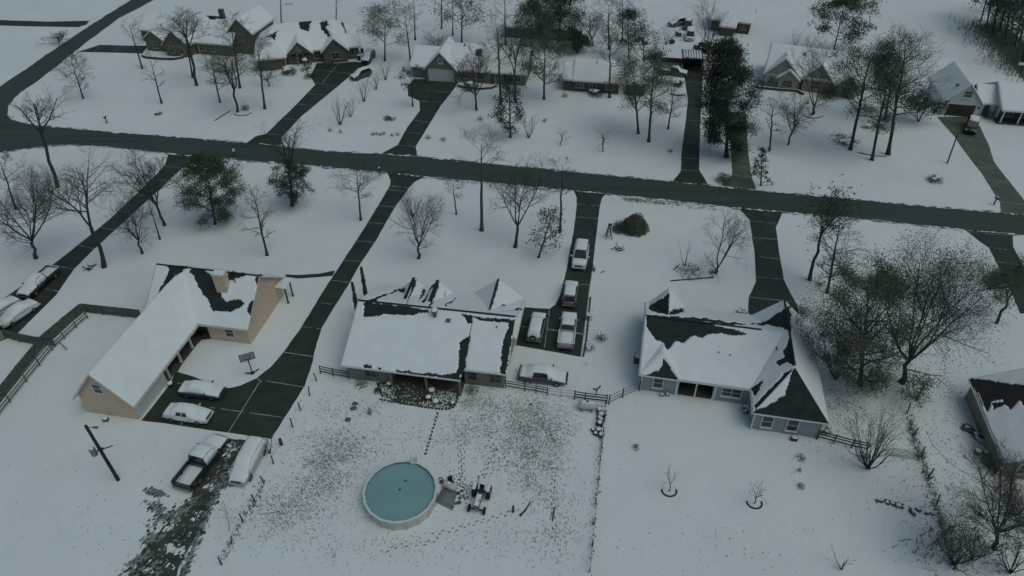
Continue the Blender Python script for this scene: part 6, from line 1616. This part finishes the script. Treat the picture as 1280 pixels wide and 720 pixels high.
strokes('grass', [(422, 562, 26, 17, 1500, 150), (405, 588, 20, 20, 1200, 150), (352, 640, 28, 18, 1100, 150), (392, 622, 30, 15, 700, 150), (610, 535, 40, 20, 1500, 30), (672, 540, 24, 22, 3600, 40), (668, 585, 18, 24, 1300, 50), (692, 650, 22, 32, 800, 90), (525, 545, 60, 14, 500, None), (590, 500, 22, 7, 700, 40), (640, 508, 34, 9, 800, 20), (600, 680, 70, 16, 260, None), (440, 685, 60, 12, 220, None), (420, 510, 24, 12, 350, None), (470, 505, 22, 8, 200, None), (520, 600, 130, 60, 500, None)], 'grass', 4, (.12, .36), (.03, .06))
strokes('leaf_litter', [(1050, 520, 30, 22, 700, None), (1100, 530, 30, 25, 420, None), (1190, 550, 28, 30, 300, None), (1180, 620, 40, 28, 500, None), (1200, 500, 40, 25, 160, None), (1045, 500, 14, 14, 300, None), (380, 253, 22, 9, 120, None), (1080, 170, 40, 14, 500, None), (800, 250, 40, 3, 120, None), (860, 257, 30, 3, 60, None), (1010, 380, 14, 20, 120, None), (1040, 335, 18, 22, 70, None), (250, 640, 40, 30, 120, None), (130, 660, 40, 25, 50, None), (735, 400, 6, 30, 150, None), (80, 50, 40, 12, 60, None), (700, 60, 60, 20, 160, None), (545, 66, 18, 8, 200, None), (865, 60, 30, 16, 160, None), (920, 680, 60, 16, 50, None), (1020, 600, 90, 60, 16, None), (100, 600, 70, 50, 14, None)], 'footprint', 8, (.08, .24), (.05, .12))
def trail(mb, pts, step, rng, w=.13, l=.36, side=.14):
    pw = [at(*p) for p in pts]; k = 0
    for a, b in zip(pw, pw[1:]):
        d = (b - a); n = max(1, int(d.length / step)); u = d.normalized(); s = Vector((-u.y, u.x, 0))
        for i in range(n):
            k += 1
            c = a + d * ((i + rng.random() * .5) / n) + s * (side if k % 2 else -side) * rng.uniform(.6, 1.3)
            q = u * l / 2 * rng.uniform(.7, 1.2); e = s * w / 2
            c.z = .012; mb.face((c - q - e * .6, c - q * .2 - e, c + q, c - q * .2 + e))
mb = MB(); rng = random.Random(3)
for tr_ in (([(576, 535), (574, 560), (576, 585), (578, 600), (590, 610)]), ([(586, 520), (583, 545), (578, 575), (580, 600)]), ([(620, 560), (612, 580), (603, 592), (592, 604), (582, 612)]), ([(640, 575), (622, 586), (605, 596), (594, 605)]), ([(612, 540), (616, 565), (606, 585), (598, 600), (585, 610)]), ([(650, 545), (630, 570), (612, 585)]), ([(691, 600), (690, 625), (693, 650), (692, 680)]), ([(540, 668), (560, 664), (590, 655), (640, 640)]), ([(476, 690), (500, 682), (530, 680), (552, 672)]), ([(574, 612), (580, 622), (576, 634)])):
    trail(mb, tr_, .36, rng)
for _ in range(4): trail(mb, [(575 + rng.gauss(0, 8), 600 + rng.gauss(0, 5)), (582 + rng.gauss(0, 8), 612 + rng.gauss(0, 5)), (578 + rng.gauss(0, 8), 628 + rng.gauss(0, 4))], .3, rng)
trail(mb, [(1158, 540), (1166, 556), (1178, 570), (1190, 580), (1204, 590), (1222, 599), (1240, 609), (1256, 620)], .22, rng, .1, .26, .02)
trail(mb, [(1222, 588), (1232, 600)], .3, rng, .1, .26, .02)
trail(mb, [(748, 548), (745, 570), (742, 590), (739, 620), (736, 660)], .8, rng, .07, .3, .1)
tag(mb.build('footprints', 'rock'), kind='stuff')
def weeds(name, pts, n, wd, m_, seed, hh=(.15, .55)):
    rng = random.Random(seed); mb = MB(); pw = [at(*p) for p in pts]
    for _ in range(n):
        i = rng.randrange(len(pw) - 1); p = pw[i].lerp(pw[i + 1], rng.random()) + Vector((rng.gauss(0, wd), rng.gauss(0, wd), 0))
        h_ = rng.uniform(*hh); a = rng.uniform(0, 6.28); e = Vector((math.cos(a) * .07, math.sin(a) * .07, 0)); tp = p + Vector((rng.gauss(0, .16), rng.gauss(0, .16), h_))
        mb.face((p - e, p + e, tp + e * .3, tp - e * .3))
    return tag(mb.build(name, m_), kind='stuff')
weeds('fence_weeds', [(1135, 520), (1141, 545), (1150, 572), (1160, 598), (1170, 632), (1181, 668), (1192, 712)], 480, .22, 'weed', 5, (.08, .35))
weeds('fence_weeds', [(757, 512), (755, 530), (750, 577), (745, 630), (738, 712)], 150, .08, 'weed', 6, (.06, .2))
weeds('fence_weeds', [(330, 604), (319, 627), (304, 652), (289, 681), (278, 700)], 130, .25, 'weed', 7, (.1, .3))
weeds('corner_scrub', [(1145, 690), (1180, 680), (1220, 690), (1270, 680)], 300, 1.0, 'weed', 9, (.2, .7))
weeds('road_verge', [(560, 226), (640, 234), (700, 240)], 260, .25, 'weed', 10, (.06, .2))
weeds('road_verge', [(780, 249), (800, 251), (830, 254), (900, 262)], 420, .3, 'weed', 11, (.06, .25))
tag(sheet('bank', [[(1228, 36), (1240, 50), (1252, 68), (1266, 84), (1279, 98), (1320, 128), (1330, 100), (1290, 60), (1262, 36), (1240, 18)]], .01, 'weed', .8, .5, 41), kind='structure')
weeds('bank_grass', [(1236, 34), (1256, 54), (1276, 76), (1300, 98)], 5200, 3.0, 'weed', 12, (.3, 1.3))
